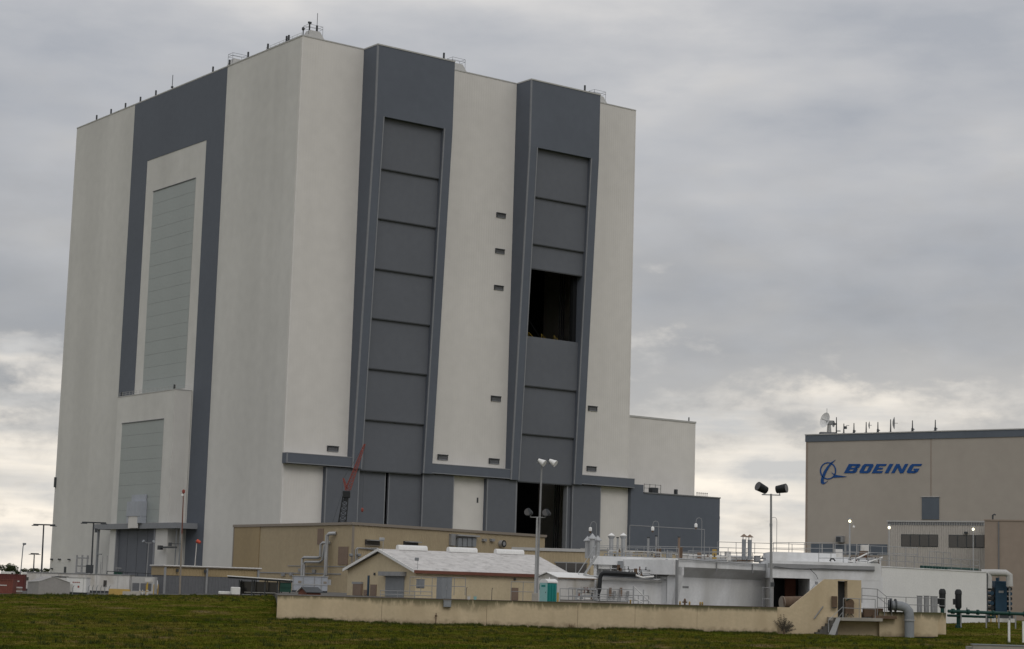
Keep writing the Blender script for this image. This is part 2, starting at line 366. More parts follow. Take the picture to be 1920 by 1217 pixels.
# floor and inner frame, seen through the open doors
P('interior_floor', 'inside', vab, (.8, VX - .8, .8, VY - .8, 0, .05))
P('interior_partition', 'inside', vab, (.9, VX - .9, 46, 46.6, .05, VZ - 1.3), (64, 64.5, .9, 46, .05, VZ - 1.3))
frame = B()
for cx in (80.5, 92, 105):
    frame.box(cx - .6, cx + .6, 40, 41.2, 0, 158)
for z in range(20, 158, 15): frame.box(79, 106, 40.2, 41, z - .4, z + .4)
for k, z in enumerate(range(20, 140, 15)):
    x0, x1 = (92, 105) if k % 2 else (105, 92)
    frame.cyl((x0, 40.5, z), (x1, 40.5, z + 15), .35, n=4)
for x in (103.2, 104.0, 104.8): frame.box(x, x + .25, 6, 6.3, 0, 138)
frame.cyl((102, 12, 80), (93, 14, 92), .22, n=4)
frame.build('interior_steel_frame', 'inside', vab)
for (x, y, z) in ((86.0, 30, 92.2), (88.0, 28, 27.5), (99.5, 22, 20.2), (92, 36, 24)):
    P('interior_lamp', 'lamp_lit', vab, (x - .55, x + .55, y, y + .5, z, z + .3))
for x in (84.0, 89.0, 94.0):                     # yellow braces on the sill of the open leaf
    B().tube([(x, -3.2, 79.3), (x, -3.0, 81.0), (x + 1.9, -2.9, 79.6)], .06, 5).build('sill_brace', 'yellow', vab)
# door towers: vertical head, jambs that lean back towards the ground
def off(z): return 7.6 if z > 138.9 else 2.9 + (7.6 - 2.9) * (z - 34.8) / (138.9 - 34.8)
def jamb(x0, x1, nm):
    zb, zt = 34.8, 138.9
    return B().hexa([(x0, -off(zb), zb), (x1, -off(zb), zb), (x1, .7, zb), (x0, .7, zb)], [(x0, -off(zt), zt), (x1, -off(zt), zt), (x1, .7, zt), (x0, .7, zt)]).build(nm, 'vab_dark', tw)
def strip(x0, x1, nm, e=.07):
    zb, zt = 34.8, 138.9
    return B().hexa([(x0, -off(zb) - e, zb), (x1, -off(zb) - e, zb), (x1, -off(zb) + .3, zb), (x0, -off(zb) + .3, zb)], [(x0, -off(zt) - e, zt), (x1, -off(zt) - e, zt), (x1, -off(zt) + .3, zt), (x0, -off(zt) + .3, zt)]).build(nm, 'vab_darktrim', tw)
LEAFZ = [138.9, 123.75, 108.85, 93.95, 79.25, 64.4, 49.45, 34.6]
for (t0, t1), (i0, i1), lab in ((T1, I1, 'dark grey door tower with all leaves closed'), (T2, I2, 'dark grey door tower with an open middle leaf')):
    tw = P('door_tower', 'vab_dark', vab, (t0, t1, -7.6, .7, 138.9, VZ - .05)); tw['label'] = lab
    jamb(t0, i0, 'tower_jamb'); jamb(i1, t1, 'tower_jamb')
    P('tower_coping', 'coping', tw, (t0 - .1, t1 + .1, -7.75, .9, VZ - .05, VZ + .35))
    P('edge_trim', 'vab_darktrim', tw, (t0 - .05, t0 + .42, -7.67, -7.2, 138.9, VZ - .06))
    strip(t0 - .05, t0 + .42, 'edge_trim'); strip(i0 - .32, i0 + .03, 'edge_trim'); strip(i1 - .05, i1 + .35, 'edge_trim')
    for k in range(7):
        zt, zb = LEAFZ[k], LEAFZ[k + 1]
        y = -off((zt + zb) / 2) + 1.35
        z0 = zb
        if t0 == T2[0]:
            if k == 2: z0 = 101.1
            if k == 3: continue
        P('door_leaf', 'vab_leaf', vab, (i0 + .02, i1 - .02, y, y + .55, z0, zt + .5 if k else zt))
        P('leaf_shadow_strip', 'steel_dark', vab, (i0 + .05, i1 - .05, y + .03, y + .5, z0 - .32, z0 - .002))  # dark strip coloured in as the shadow line under each leaf
    if t0 == T2[0]:                               # raised leaf stands behind its neighbour
        P('door_leaf', 'vab_leaf', vab, (i0 + .1, i1 - .1, -2.6, -2.1, 101.6, 116.5))
        P('door_guide', 'inside', vab, (i1 - 1.5, i1 - .02, -2.0, -.6, 79, 101))
# low horizontal doors
for x0, x1, y in ((13.3, 24.55, -1.8), (24.0, 34.45, -.65), (35.6, 47.2, -.65), (46.9, 58.3, -1.8), (70.7, 81.9, -1.8), (104.0, 115.6, -1.8)):
    d = P('sliding_door', 'vab_leaf', vab, (x0, x1, y, y + .8, .1, 34.75))
    P('door_edge', 'vab_darktrim', d, (x0 - .02, x0 + .3, y - .05, y + .2, .1, 34.7), (x1 - .3, x1 + .02, y - .051, y + .2, .1, 34.7))
    P('door_return', 'vab_dark', d, (x0 + .05, x0 + .6, y + .8, 0, .1, 34.74), (x1 - .6, x1 - .05, y + .8, 0, .1, 34.74))
P('door_post', 'vab_darktrim', vab, (81.9, 82.5, -1.4, .4, .1, 34.7)); P('door_post', 'vab_darktrim', vab, (102.1, 102.5, -1.4, .4, .1, 34.7)); P('door_post', 'vab_leaf', vab, (102.6, 103.98, -.9, .4, .1, 34.7))
P('personnel_door', 'steel_dark', vab, (68.2, 68.8, -.06, 0, 27.2, 28.8))
# canopy band
for x0, x1 in ((-.4, I1[0] - 3.32), (T1[1] + .02, T2[0] - .02), (T2[1] + .02, 128.8)):
    c = P('canopy', 'vab_dark', vab, (x0, x1, -2.75, -.001, 35.0, 37.8))
    P('canopy_flashing', 'vab_darktrim', c, (x0 - .03, x1 + .03, -2.82, -.002, 37.8, 38.0), (x0 - .02, x1 + .02, -2.80, -2.4, 35.0, 35.22))
    if x0 < 0: P('canopy_end', 'vab_darktrim', c, (x0 - .04, x0 + .25, -2.79, -2.4, 35.25, 37.78))
# louvred vents
for x0, x1, z0, z1 in ((72.2, 75.8, 116.35, 117.9), (72.2, 75.8, 105.0, 106.5), (72.2, 75.8, 93.5, 94.95), (72.3, 76.1, 58.75, 60.4), (72.2, 76.2, 39.45, 41.1), (53.1, 56.9, 39.4, 41.05), (14.3, 18.15, 39.4, 41.0), (110.9, 114.7, 58.8, 60.4), (110.9, 114.9, 39.5, 41.1)):
    v = P('vent', 'louver', vab, (x0, x1, -.02, 0, z0, z1))
    P('vent_frame', 'steel_dark', v, (x0, x1, -.45, -.02, z1 - .22, z1), (x0, x0 + .2, -.45, -.02, z0, z1 - .22), (x1 - .2, x1, -.18, -.02, z0, z1 - .22))
    P('vent_sill', 'vab_darktrim', v, (x0 + .2, x1 - .2, -.3, -.02, z0, z0 + .2))
    for k in range(3): P('slat', 'louver', v, (x0 + .2, x1 - .2, -.16, -.02, z0 + .36 + k * .34, z0 + .46 + k * .34))
# north face: dark surround, pale frame and glazed panels
nw = P('north_surround', 'vab_dark', vab, (-.12, 0, 45.5, 110.2, 138.8, VZ - .1), (-.12, 0, 98.5, 110.2, 0, 138.8), (-.12, 0, 45.5, 56.9, 0, 138.8))
def panels(u0, u1, z0, z1, n, x, pre, pc='vab_panel'):
    h = (z1 - z0) / n; first = None
    bk = P('panel_backing', 'louver', vab, (x - .02, x, u0, u1, z0, z1))
    for i in range(n):
        if first is None: first = B().box(-.07, -.021, u0, u1, .03, h - .03).build('wall_panel', pc, vab); first.location = (x, 0, z0)
        else: again(first, vab, (x, 0, z0 + i * h))
panels(62.9, 92.6, 60.6, 127.4, 16, 0.0, 'u')
P('panel_head', 'louver', vab, (-.3, 0, 62.9, 92.6, 127.4, 127.65))
# projecting porch of the transfer aisle
BX = -5.8
bxp = P('north_porch', 'vab_white_n_shaded', vab, (BX, -.121, 57.9, 98.2, 17.6, 59.3), (BX, -.121, 57.9, 65.9, 0, 17.6), (BX, -.121, 93.8, 98.2, 0, 17.6))
P('porch_coping', 'coping', bxp, (BX - .1, -.13, 57.8, 98.3, 59.3, 59.6))
panels(64.4, 93.8, 18.6, 50.5, 8, BX, 'l')
P('panel_head', 'louver', vab, (BX - .3, BX, 64.4, 93.8, 50.5, 50.75))
P('porch_door', 'vab_leaf', bxp, (BX + .8, BX + 1.2, 65.9, 93.8, 0, 17.6))
for u in (72.8, 79.8, 86.8): P('door_seam', 'steel_dark', bxp, (BX + .74, BX + .8, u, u + .12, 0, 17.5))
for u0, u1 in ((65.9, 66.9), (93.2, 93.8)): P('door_frame', 'vab_darktrim', bxp, (BX - .15, BX + .8, u0, u1, 0, 17.5))
cn = P('north_canopy', 'vab_darktrim', vab, (BX - 1.4, BX - .162, 49.5, 108.0, 16.7, 18.4), (BX - .162, -.13, 49.5, 57.85, 16.7, 18.4), (BX - .162, -.13, 98.25, 108, 16.7, 18.4))
P('canopy_post', 'grey_paint', cn, (BX - .9, BX - .3, 105.3, 106.0, 0, 16.7)); P('canopy_bracket', 'grey_paint', cn, (BX - .8, BX - .3, 102.6, 105.3, 8.6, 8.9))
hd = P('hood', 'blue_grey', vab, (BX - 2.3, BX - .17, 72.6, 82.4, 20.6, 25.2)); P('hood_back', 'blue_grey', vab, (BX - .5, BX - .17, 73.0, 83.0, 25.21, 27.4))
for u0, u1 in ((72.7, 74.6), (81.2, 82.3)): P('hood_leg', 'blue_grey', hd, (BX - 2.2, BX - .17, u0, u1, 18.41, 20.6))
P('hood_door', 'vab_white', hd, (BX - 2.1, BX - 1.8, 74.6, 81.2, 16.9, 20.6))
P('wall_beam', 'steel_dark', vab, (-7.5, -6.9, 49.0, 60.0, 10.7, 11.2)); P('floodlight', 'steel_dark', vab, (-7.7, -6.7, 58.6, 60.4, 10.2, 11.5))
B().box(-5.9, -5.5, 49.2, 49.6, 0, 16.7).box(-6, -5.7, 51.8, 52.0, 0, 16.7).build('downpipe', 'grey_paint', vab)
for u in (155.5, 149, 141): P('wall_lamp', 'steel_dark', vab, (-.7, 0, u - .5, u + .5, 6.8, 7.3))
P('wall_lamp', 'steel_dark', vab, (-.7, 0, 154.5, 155.3, 3.6, 4.1)); P('wall_box', 'steel_dark', vab, (-.5, 0, 156.2, 157.2, 32, 35.5))
P('personnel_door', 'steel_dark', vab, (-.12, 0, 143.5, 145.2, 0, 4.6)); P('wall_sign', 'red_paint', vab, (-.1, 0, 27.4, 27.9, 3.6, 4.8)); P('wall_lamp', 'steel_dark', vab, (-.8, 0, 18.2, 19.6, 2.8, 3.9))
# ledge railing above the porch
rl = B()
for z in (60.2, 60.8): rl.cyl((BX + .2, 58.2, z), (BX + .2, 98, z), .05, n=4).cyl((BX + .2, 58.2, z), (-.3, 58.2, z), .05, n=4)
rl.build('ledge_rail', 'coping', bxp)
po = B().cyl((BX + .2, 58.2, 59.6), (BX + .2, 58.2, 60.85), .05, n=4).build('ledge_post', 'coping', bxp)
for k in range(1, 17): again(po, bxp, (0, k * 2.48, 0))
for u in (59, 96): P('ledge_lamp', 'steel_dark', bxp, (BX + .1, BX + .6, u, u + .5, 59.61, 61.0))
# roof edge: lightning posts, ventilators, aerials
first = B().box(-.22, .22, -.22, .22, 0, 1.9).build('roof_post', 'steel_dark', vab); first.location = (.35, 8.7, VZ + .35)
for px, py in ((463, 112), (500, 97), (535, 82), (428, 126), (397, 140), (290, 184), (261, 197), (233, 208), (206, 218), (179, 229)):
    d = ray(px, py); t_ = (VO - EYEP).dot(Vector((math.cos(VANG), math.sin(VANG), 0))) / d.dot(Vector((math.cos(VANG), math.sin(VANG), 0)))
    q = EYEP + d * t_ - VO; u = -q.x * math.sin(VANG) + q.y * math.cos(VANG); again(first, vab, (.35, u, VZ + .35))
again(first, vab, (45.4, -7.2, VZ + .35)); again(first, vab, (100.6, -7.2, VZ + .35))
def ventilator(x, y, s=1.0):
    v = B().hexa([(-3.4, -2.4, 0), (3.4, -2.4, 0), (3.4, 2.4, 0), (-3.4, 2.4, 0)], [(-1.7, -1.2, 3.6), (1.7, -1.2, 3.6), (1.7, 1.2, 3.6), (-1.7, 1.2, 3.6)]).build('roof_ventilator', 'coping', vab); v.location = (x, y, VZ - .4)
    g = B()
    for cx in (-2.4, 2.4):
        for cy in (-1.5, 1.5): g.cyl((cx, cy, 1.6), (cx, cy, 5.2), .05, n=4)
    for z in (4.4, 5.2): g.tube([(-2.4, -1.5, z), (2.4, -1.5, z), (2.4, 1.5, z), (-2.4, 1.5, z), (-2.4, -1.5, z)], .05, 4)
    g.build('ventilator_rail', 'steel_dark', v)
for x, y in ((5.6, 3.6), (57.5, 3.6), (114.5, 3.6), (3.9, 46.8)): ventilator(x, y)
B().cyl((4.2, 3.4, VZ), (4.2, 3.4, VZ + 5.6), .22, n=6).box(3.7, 4.7, 3.1, 3.7, VZ + 5.4, VZ + 5.9).build('roof_mast', 'steel_dark', vab)
B().cyl((6.6, 3.2, VZ), (6.6, 3.2, VZ + 5.2), .33, n=6).cyl((6.6, 3.2, VZ + 5.2), (6.6, 3.2, VZ + 9.0), .09, n=5).build('whip_aerial', 'steel_dark', vab)
B().cyl((.8, 1.2, VZ), (.8, 1.2, VZ + 2.6), .18, n=5).lathe([(.1, 0), (.45, .3), (.45, .9), (.1, 1.2)], (.8, 1.2, VZ + 2.0), 8).build('beacon', 'steel_dark', vab)
B().cyl((.6, 84.5, VZ), (.6, 84.5, VZ + 5.3), .12, n=5).box(.3, .9, 84.2, 84.8, VZ + .9, VZ + 1.5).build('whip_aerial', 'steel_dark', vab)
rr = B()
for k in range(9): rr.cyl((.5, 1.5 + k * 2.6, VZ + .3), (.5, 1.5 + k * 2.6, VZ + 1.4), .05, n=4)
for z in (.8, 1.4): rr.cyl((.5, 1.5, VZ + z), (.5, 22.3, VZ + z), .05, n=4)
rr.build('roof_rail', 'coping', vab)

# ---------------- lower bay and dark annex behind
LB = thing('low_bay_building', 'plain white lower block behind the far corner of the tall building', 'building', VO, VANG)
P('wall', 'vab_white', LB, (VX + .05, 168.2, 12, 140, 0, 59.6)); P('coping', 'coping', LB, (VX + .05, 168.4, 11.8, 140.2, 59.6, 60.2))
P('roof_post', 'steel_dark', LB, (166, 166.3, 13, 13.3, 60.2, 61.6))
AN = thing('dark_annex', 'dark blue-grey stepped annex at the foot of the white lower block', 'building', VO, VANG)
P('wall', 'vab_dark', AN, (VX + .1, 167.5, -1.5, 11.7, 0, 33.6), (VX + .1, 133.7, -1.49, 11.69, 33.6, 36.3)); P('coping', 'louver', AN, (133.9, 167.7, -1.7, 11.75, 33.61, 34.0))
P('wall_lamp', 'steel_dark', AN, (167.5, 169.0, 0, .8, 26.8, 27.8))
for k in range(6): B().cyl((158.5 + k * .9, 0, 34.0), (158.5 + k * .9, 0, 35.0), .1, n=5).lathe([(.1, 0), (.28, .15), (.1, .4)], (158.5 + k * .9, 0, 34.9), 6).build('roof_vent', 'steel_dark', AN)
g = B()
for k in range(4): g.cyl((137 + k * 2.4, 2, 34), (137 + k * 2.4, 2, 37), .08, n=4)
g.cyl((137, 2, 36.8), (144.2, 2, 36.8), .07, n=4).cyl((137, 2, 35.6), (144.2, 2, 35.6), .07, n=4).box(141.5, 144, 3, 5, 34, 36)
g.build('roof_frame', 'steel_dark', AN); P('roof_box', 'steel_dark', AN, (150, 150.8, 1, 2, 34, 35.8))
# ================================================================== oriented building helpers
def outward(Pt, ang): return 1 if (math.sin(ang) * Pt[0] - math.cos(ang) * Pt[1]) > 0 else -1     # side of the wall that faces the road
def wbox(root, Pt, ang, u0, u1, d0, d1, z0, z1, name, mt, bevel=0, parent=None):
    s = outward(Pt, ang); o = B().box(u0, u1, s * d0, s * d1, z0, z1).build(name, mt, None, bevel)
    o.location = Vector((Pt[0], Pt[1], 0)) - (parent or root).location if parent is None else (0, 0, 0)
    if parent is None: o.parent = root; o.rotation_euler = (0, 0, ang)
    else: o.parent = parent
    return o
def fb(root, Pt, ang, px0, py0, px1, py1, d0, d1, name, mt, bevel=0, parent=None):
    pxm, pym = (px0 + px1) / 2, (py0 + py1) / 2
    u0 = onpl(px0, pym, Pt, ang)[0]; u1 = onpl(px1, pym, Pt, ang)[0]; z0 = onpl(pxm, py1, Pt, ang)[1]; z1 = onpl(pxm, py0, Pt, ang)[1]
    return wbox(root, Pt, ang, u0, u1, d0, d1, z0, z1, name, mt, bevel, parent)
def fpt(root, px, py, Pt, ang, d=0.0):
    s = outward(Pt, ang); u, z = onpl(px, py, Pt, ang)
    return Vector((Pt[0] + math.cos(ang) * u - math.sin(ang) * s * d, Pt[1] + math.sin(ang) * u + math.cos(ang) * s * d, z)) - root.location
def up(v): return v if isinstance(v, Vector) else Vector(v)
def railing(label, pts, h=1.07, gap=1.6, mt='galv_dull', rails=(1.0, .5), r=.034, group=None, name='railing'):
    pts = [up(p) for p in pts]; root = thing(name, label, 'railing', pts[0], 0, group)
    post = None
    for i in range(len(pts) - 1):
        a, c = pts[i], pts[i + 1]; n = max(1, round((c - a).length / gap))
        for k in range(n + (1 if i == len(pts) - 2 else 0)):
            p = a.lerp(c, k / n) - pts[0]
            if post is None: post = B().cyl((0, 0, -.02), (0, 0, h), r, n=5).build('post', mt, root); post.location = p
            else: again(post, root, p)
    for f in rails: B().tube([p - pts[0] + Vector((0, 0, h * f)) for p in pts], r, 5).build('rail', mt, root)
    return root
def pole_lamp(name, label, px, pyb, pyt, Y, r=.09, mt='galv', group=None, zb=None):
    base = at(px, pyb, Y); top = at(px, pyt, Y)
    if zb is not None: base.z = zb
    root = thing(name, label, 'lamp post', base, 0, group)
    B().lathe([(r * 2.2, 0), (r * 2.2, .06), (r * 1.3, .08), (r * 1.2, .3)], n=8).build('base', mt, root)
    B().cyl((0, 0, .05), (0, 0, top.z - base.z), r * 1.1, r * .8, 8).build('pole', mt, root)
    return root, top - base
E1A, E2A = math.radians(126.67), VANG

# ================================================================== BIG TAN SHED
C0 = at(662, 979, 300); zt = C0.z; A0 = onz(440, 984, zt); B0 = onz(1022, 1003, zt)
aA = math.atan2(A0.y - C0.y, A0.x - C0.x); aB = math.atan2(B0.y - C0.y, B0.x - C0.x); lA = (A0 - C0).xy.length; lB = (B0 - C0).xy.length
tan = thing('tan_shed', 'long tan ribbed metal shed in front of the tall building', 'building', (C0.x, C0.y, 0))
back = Vector((A0.x + B0.x - C0.x, A0.y + B0.y - C0.y, 0))
fp = [(0, 0), (B0.x - C0.x, B0.y - C0.y), (back.x - C0.x, back.y - C0.y), (A0.x - C0.x, A0.y - C0.y)]
B().prism([(x * .995, y * .995 + .1) for x, y in fp], 0, zt - .5, 'z').build('core', 'tan_trim', tan)
wbox(tan, C0, aA, 0, lA, -.3, 0, 0, zt - .42, 'wall', 'tan_siding'); wbox(tan, C0, aB, 0, lB, -.3, 0, 0, zt - .42, 'wall', 'tan_siding')
uA = onpl(487, 1020, C0, aA)[0]; wbox(tan, C0, aA, uA, lA + .02, .001, .12, 0, zt - .43, 'wall_extension', 'tan_siding_dark')
wbox(tan, C0, aA, -.25, lA + .2, -.3, .25, zt - .42, zt, 'roof_trim', 'tan_trim'); wbox(tan, C0, aB, -.05, lB + .2, -.31, .26, zt - .421, zt + .001, 'roof_trim', 'tan_trim')
B().prism([(x, y + .25) for x, y in fp], zt - .4, zt - .1, 'z').build('roof', 'roof_grey', tan)
wbox(tan, C0, aB, -.05, .35, -.1, .08, 0, zt - .43, 'corner_trim', 'tan_trim')
wbox(tan, C0, aA, lA - .3, lA + .05, .001, .18, 0, zt - .44, 'corner_trim', 'tan_trim')
fb(tan, C0, aA, 596, 991, 607, 1021, .001, .10, 'louvre', 'brown_metal'); fb(tan, C0, aA, 635, 1025, 653, 1059, .001, .12, 'door', 'brown_metal')
fb(tan, C0, aA, 400, 1073, 640, 1075, .001, .10, 'conduit', 'galv_dull'); fb(tan, C0, aA, 540, 1061, 650, 1062.5, .001, .08, 'conduit', 'galv_dull')
for px, py in ((530, 1074), (545, 1073), (562, 1066), (588, 1068)): fb(tan, C0, aA, px, py, px + 5, py + 6, .001, .3, 'junction_box', 'galv_dull')
for path, r in (([(631, 1000, .1), (626, 1001, .8), (623, 1004, .9), (621, 1040, .9), (620, 1078, .9), (612, 1088, .9)], .30),
                ([(620, 1018, .1), (614, 1018, .8), (611, 1021, .9), (610, 1044, .9), (606, 1046, .9), (580, 1045.5, .9), (576, 1048, .9), (575, 1082, .9)], .22),
                ([(618, 1022, .9), (614, 1050, .9), (609, 1054, .9), (582, 1054, .9), (579.5, 1057, .9), (579, 1082, .9)], .20)):
    B().tube([fpt(tan, x, y, C0, aA, d) for x, y, d in path], r, 10).build('duct', 'galv', tan, smooth=True)
for px in (664.5, 667.5): B().tube([fpt(tan, px, 1058, C0, aB, .25), fpt(tan, px, 1030, C0, aB, .25), fpt(tan, px + 3, 1027.5, C0, aB, .25), fpt(tan, px + 42, 1027.5 + (px - 664), C0, aB, .25)], .09, 6).build('conduit', 'galv', tan)
for px, py in ((684, 1012), (756, 1015)):
    u, z = onpl(px, py, C0, aB); w = 26 * S(305)
    wn = fb(tan, C0, aB, px, py, px + 27, py + 10, .001, .15, 'window', 'dark_glass'); o = fb(tan, C0, aB, px + 2, py + .5, px + 27, py + 2, .16, 1.0, 'awning', 'galv', 0, wn)
    fb(tan, C0, aB, px, py + 10, px + 27, py + 11.5, .001, .22, 'window_sill', 'tan_trim', 0, wn)
fb(tan, C0, aB, 842, 1001, 850, 1023, .001, .5, 'riser_box', 'galv_dull')
for k in range(4): fb(tan, C0, aB, 854 + k * 9, 1009, 861 + k * 9, 1025, .001, .6, 'fan_unit', 'grey_paint')
fb(tan, C0, aB, 852, 1003, 892, 1006, .001, .95, 'fan_hood', 'galv'); fb(tan, C0, aB, 852, 1006.5, 890, 1008.5, .001, .5, 'fan_frame', 'galv_dull')
for px in (903, 918): fb(tan, C0, aB, px, 1010, px + 6, 1015, .001, .5, 'floodlight', 'galv_dull')
q0 = fpt(tan, 938, 1019.5, C0, aB, .02); q1 = fpt(tan, 938, 1019.5, C0, aB, .8); fan_ = B().cyl(q0, q1, .58, n=14).build('exhaust_fan', 'galv', tan); B().cyl(q1, q1 + (q1 - q0) * .06, .62, .62, 14).build('fan_rim', 'black', fan_)
B().cyl(q1 + (q1 - q0) * .07, q1 + (q1 - q0) * .1, .36, n=12).build('fan_hub', 'galv_dull', fan_)
for px, py in ((653, 1044), (668, 1044)):
    q = fpt(tan, px, py, C0, aB, .6); B().lathe([(.1, 0), (.32, .15), (.34, .42), (.1, .5)], q, 8).build('floodlight', 'grey_paint', tan)
# lower tan block carrying on to the right
lo = thing('low_tan_block', 'low tan block with grey flashing at the open end of the tan shed', 'building', (0, 0, 0))
D0 = at(962, 1027, 292); D1 = onz(1105, 1031, D0.z); aD = math.atan2(D1.y - D0.y, D1.x - D0.x); lo.location = (D0.x, D0.y, 0)
lD = (D1 - D0).length
wbox(lo, D0, aD, 0, lD, -6, 0, 0, D0.z - .35, 'wall', 'tan_siding'); wbox(lo, D0, aD, -.2, lD + .1, -6.1, .2, D0.z - .35, D0.z + .1, 'roof_trim', 'coping')
fb(lo, D0, aD, 1042, 1056, 1100, 1075, .001, .12, 'window', 'dark_glass'); fb(lo, D0, aD, 1040, 1054, 1102, 1056, .001, .2, 'window_head', 'galv_dull')
for px in (1061, 1079): fb(lo, D0, aD, px, 1056, px + 1.6, 1075, .121, .2, 'mullion', 'galv_dull')
# pale wall strip behind the stacks
ps = thing('cream_parapet_wall', 'low cream wall behind the roof stacks and railings', 'wall', at(1180, 1040, 330)); ps.location.z = 0
Q0 = at(1105, 1029, 330); Q1 = at(1352, 1031, 352); aQ = math.atan2(Q1.y - Q0.y, Q1.x - Q0.x)
ps.location = (Q0.x, Q0.y, 0); wbox(ps, Q0, aQ, 0, (Q1 - Q0).xy.length, -2, 0, 0, 8.4, 'wall', 'cream'); wbox(ps, Q0, aQ, -.1, (Q1 - Q0).xy.length + .1, -2.1, .15, 8.4, 8.65, 'coping', 'coping')

# ================================================================== CREAM GABLED HOUSE
GA = math.radians(28); GB = GA + math.pi / 2
G0 = at(780, 1069, 215); zE = G0.z
gh = thing('gabled_house', 'cream metal-sided house with pale gabled roof and roll-up door', 'house', (G0.x, G0.y, 0), GA)
wG = onpl(652, 1073, G0, GB)[0]; zP = onpl(718, 1031, G0, GB)[1]; RP = (G0.x + math.cos(GB) * wG / 2, G0.y + math.sin(GB) * wG / 2); lenG = onpl(1066, 1079, G0, GA)[0]; lenR = onpl(1006, 1040, RP, GA)[0]
yP = wG / 2
b = B().prism([(0, 0), (wG, 0), (wG, zE), (yP, zP - .25), (0, zE)], 0, .25, 'x'); b.build('gable_wall', 'cream', gh)
P('side_wall', 'cream', gh, (.25, lenG, 0, .2, 0, zE - .02)); P('back_wall', 'cream', gh, (.25, lenG, wG - .2, wG, 0, zE - .02)); P('end_wall', 'cream', gh, (lenG - .2, lenG, .2, wG - .2, 0, zE - .02))
ov = .45; sl = (zP - zE) / yP; ze = zE - sl * ov + .12; zp = zP + .12
def slab(pts, th, name, mt): n = len(pts); return B().add([p for p in pts] + [(p[0], p[1], p[2] - th) for p in pts], [tuple(range(n)), tuple(range(2 * n - 1, n - 1, -1))] + [(i, i + n, (i + 1) % n + n, (i + 1) % n) for i in range(n)]).build(name, mt, gh)
slab([(-ov, -ov, ze), (lenG + ov, -ov, ze), (lenR, yP, zp), (-ov, yP, zp)], .12, 'roof_slope', 'white_roof')
slab([(-ov, yP + .01, zp), (lenR, yP + .01, zp), (lenG + ov, wG + ov, ze), (-ov, wG + ov, ze)], .12, 'roof_slope', 'white_roof')
slab([(lenG + ov + .01, -ov + .02, ze), (lenG + ov + .01, wG + ov - .02, ze), (lenR + .03, yP, zp)], .12, 'hip_slope', 'white_roof')
P('eave_trim', 'rust_red', gh, (-ov + .02, lenG + ov - .05, -ov - .06, -ov, ze - .36, ze - .02))
for s_ in (0, 1):
    y0, y1 = (-ov - .02, yP) if s_ == 0 else (wG + ov, yP)
    B().hexa([(-ov - .06, y0, ze - .28), (-ov, y0, ze - .28), (-ov, y0, ze + .04), (-ov - .06, y0, ze + .04)], [(-ov - .06, y1, zp - .28), (-ov, y1, zp - .28), (-ov, y1, zp + .04), (-ov - .06, y1, zp + .04)]).build('rake_trim', 'white_clean', gh)
rv = None
for px0, px1 in ((745, 799), (840, 893), (929, 981)):
    x = onpl(px0, 1030, RP, GA)[0]; L1 = onpl(px1, 1030, RP, GA)[0] - x
    if rv is None: rv = B().prism([(-.42, -.05), (-.42, .25), (-.28, .46), (0, .54), (.28, .46), (.42, .25), (.42, -.05)], 0, L1, 'x').build('ridge_vent', 'white_clean', gh, smooth=True); rv.location = (x, yP, zp)
    else: again(rv, gh, (x, yP, zp))
def gx(px, py): return onpl(px, py, G0, GB)       # gable plane
def gs(px, py): return onpl(px, py, G0, GA)       # long side plane
def gbox(px0, py0, px1, py1, d, name, mt, d0=.0):
    y0 = gx(px0, (py0 + py1) / 2)[0]; y1 = gx(px1, (py0 + py1) / 2)[0]; z1 = gx((px0 + px1) / 2, py0)[1]; z0 = max(0.02, gx((px0 + px1) / 2, py1)[1])
    return P(name, mt, gh, (-d, -d0 - .001, y0, y1, z0, z1))
def sbox(px0, py0, px1, py1, d, name, mt, d0=.0):
    x0 = gs(px0, (py0 + py1) / 2)[0]; x1 = gs(px1, (py0 + py1) / 2)[0]; z1 = gs((px0 + px1) / 2, py0)[1]; z0 = max(.02, gs((px0 + px1) / 2, py1)[1])
    return P(name, mt, gh, (x0, x1, -d, -d0 - .001, z0, z1))
rd = gbox(724, 1080, 758, 1124, .10, 'roll_door', 'grey_paint')
for k in range(8):
    z = .3 + k * .26
    y0, y1 = gx(724, 1100)[0], gx(758, 1100)[0]; P('door_slat', 'grey_paint', rd, (-.125, -.101, y1, y0, z, z + .22))
gbox(720, 1072, 762, 1080, .75, 'door_canopy', 'galv_dull'); gbox(695, 1096, 706, 1124, .10, 'door', 'brown_metal'); gbox(664, 1091, 681, 1095, .3, 'cabinet_hood', 'galv_dull'); gbox(665, 1095, 680, 1124, .28, 'wall_cabinet', 'brown_metal')
gbox(690, 1079, 692.5, 1124, .12, 'downpipe', 'machine_blue', .02); gbox(703, 1074, 704, 1079, .2, 'wall_lamp', 'steel_dark'); gbox(684, 1106, 690, 1124, .2, 'bin_box', 'brown_metal')
sbox(894, 1098, 905, 1124, .1, 'door', 'brown_metal') if False else sbox(959, 1102, 971, 1128, .1, 'door', 'brown_metal')
sbox(963, 1084, 966, 1088, .25, 'wall_lamp', 'steel_dark')
for x, z, ln in ((gs(780, 1062)[0], 4.1, 1), (gs(716, 1014)[0], 6, 1)): pass
fl = thing('roof_floodlight', 'small floodlight on a short pole at the corner of the cream house', 'floodlight', at(783, 1066, 214.2)); B().cyl((0, 0, -.1), (0, 0, .9), .03, n=5).build('pole', 'galv', fl); B().box(-.35, .1, -.2, .15, .85, 1.2).build('lamp', 'grey_paint', fl, .04)
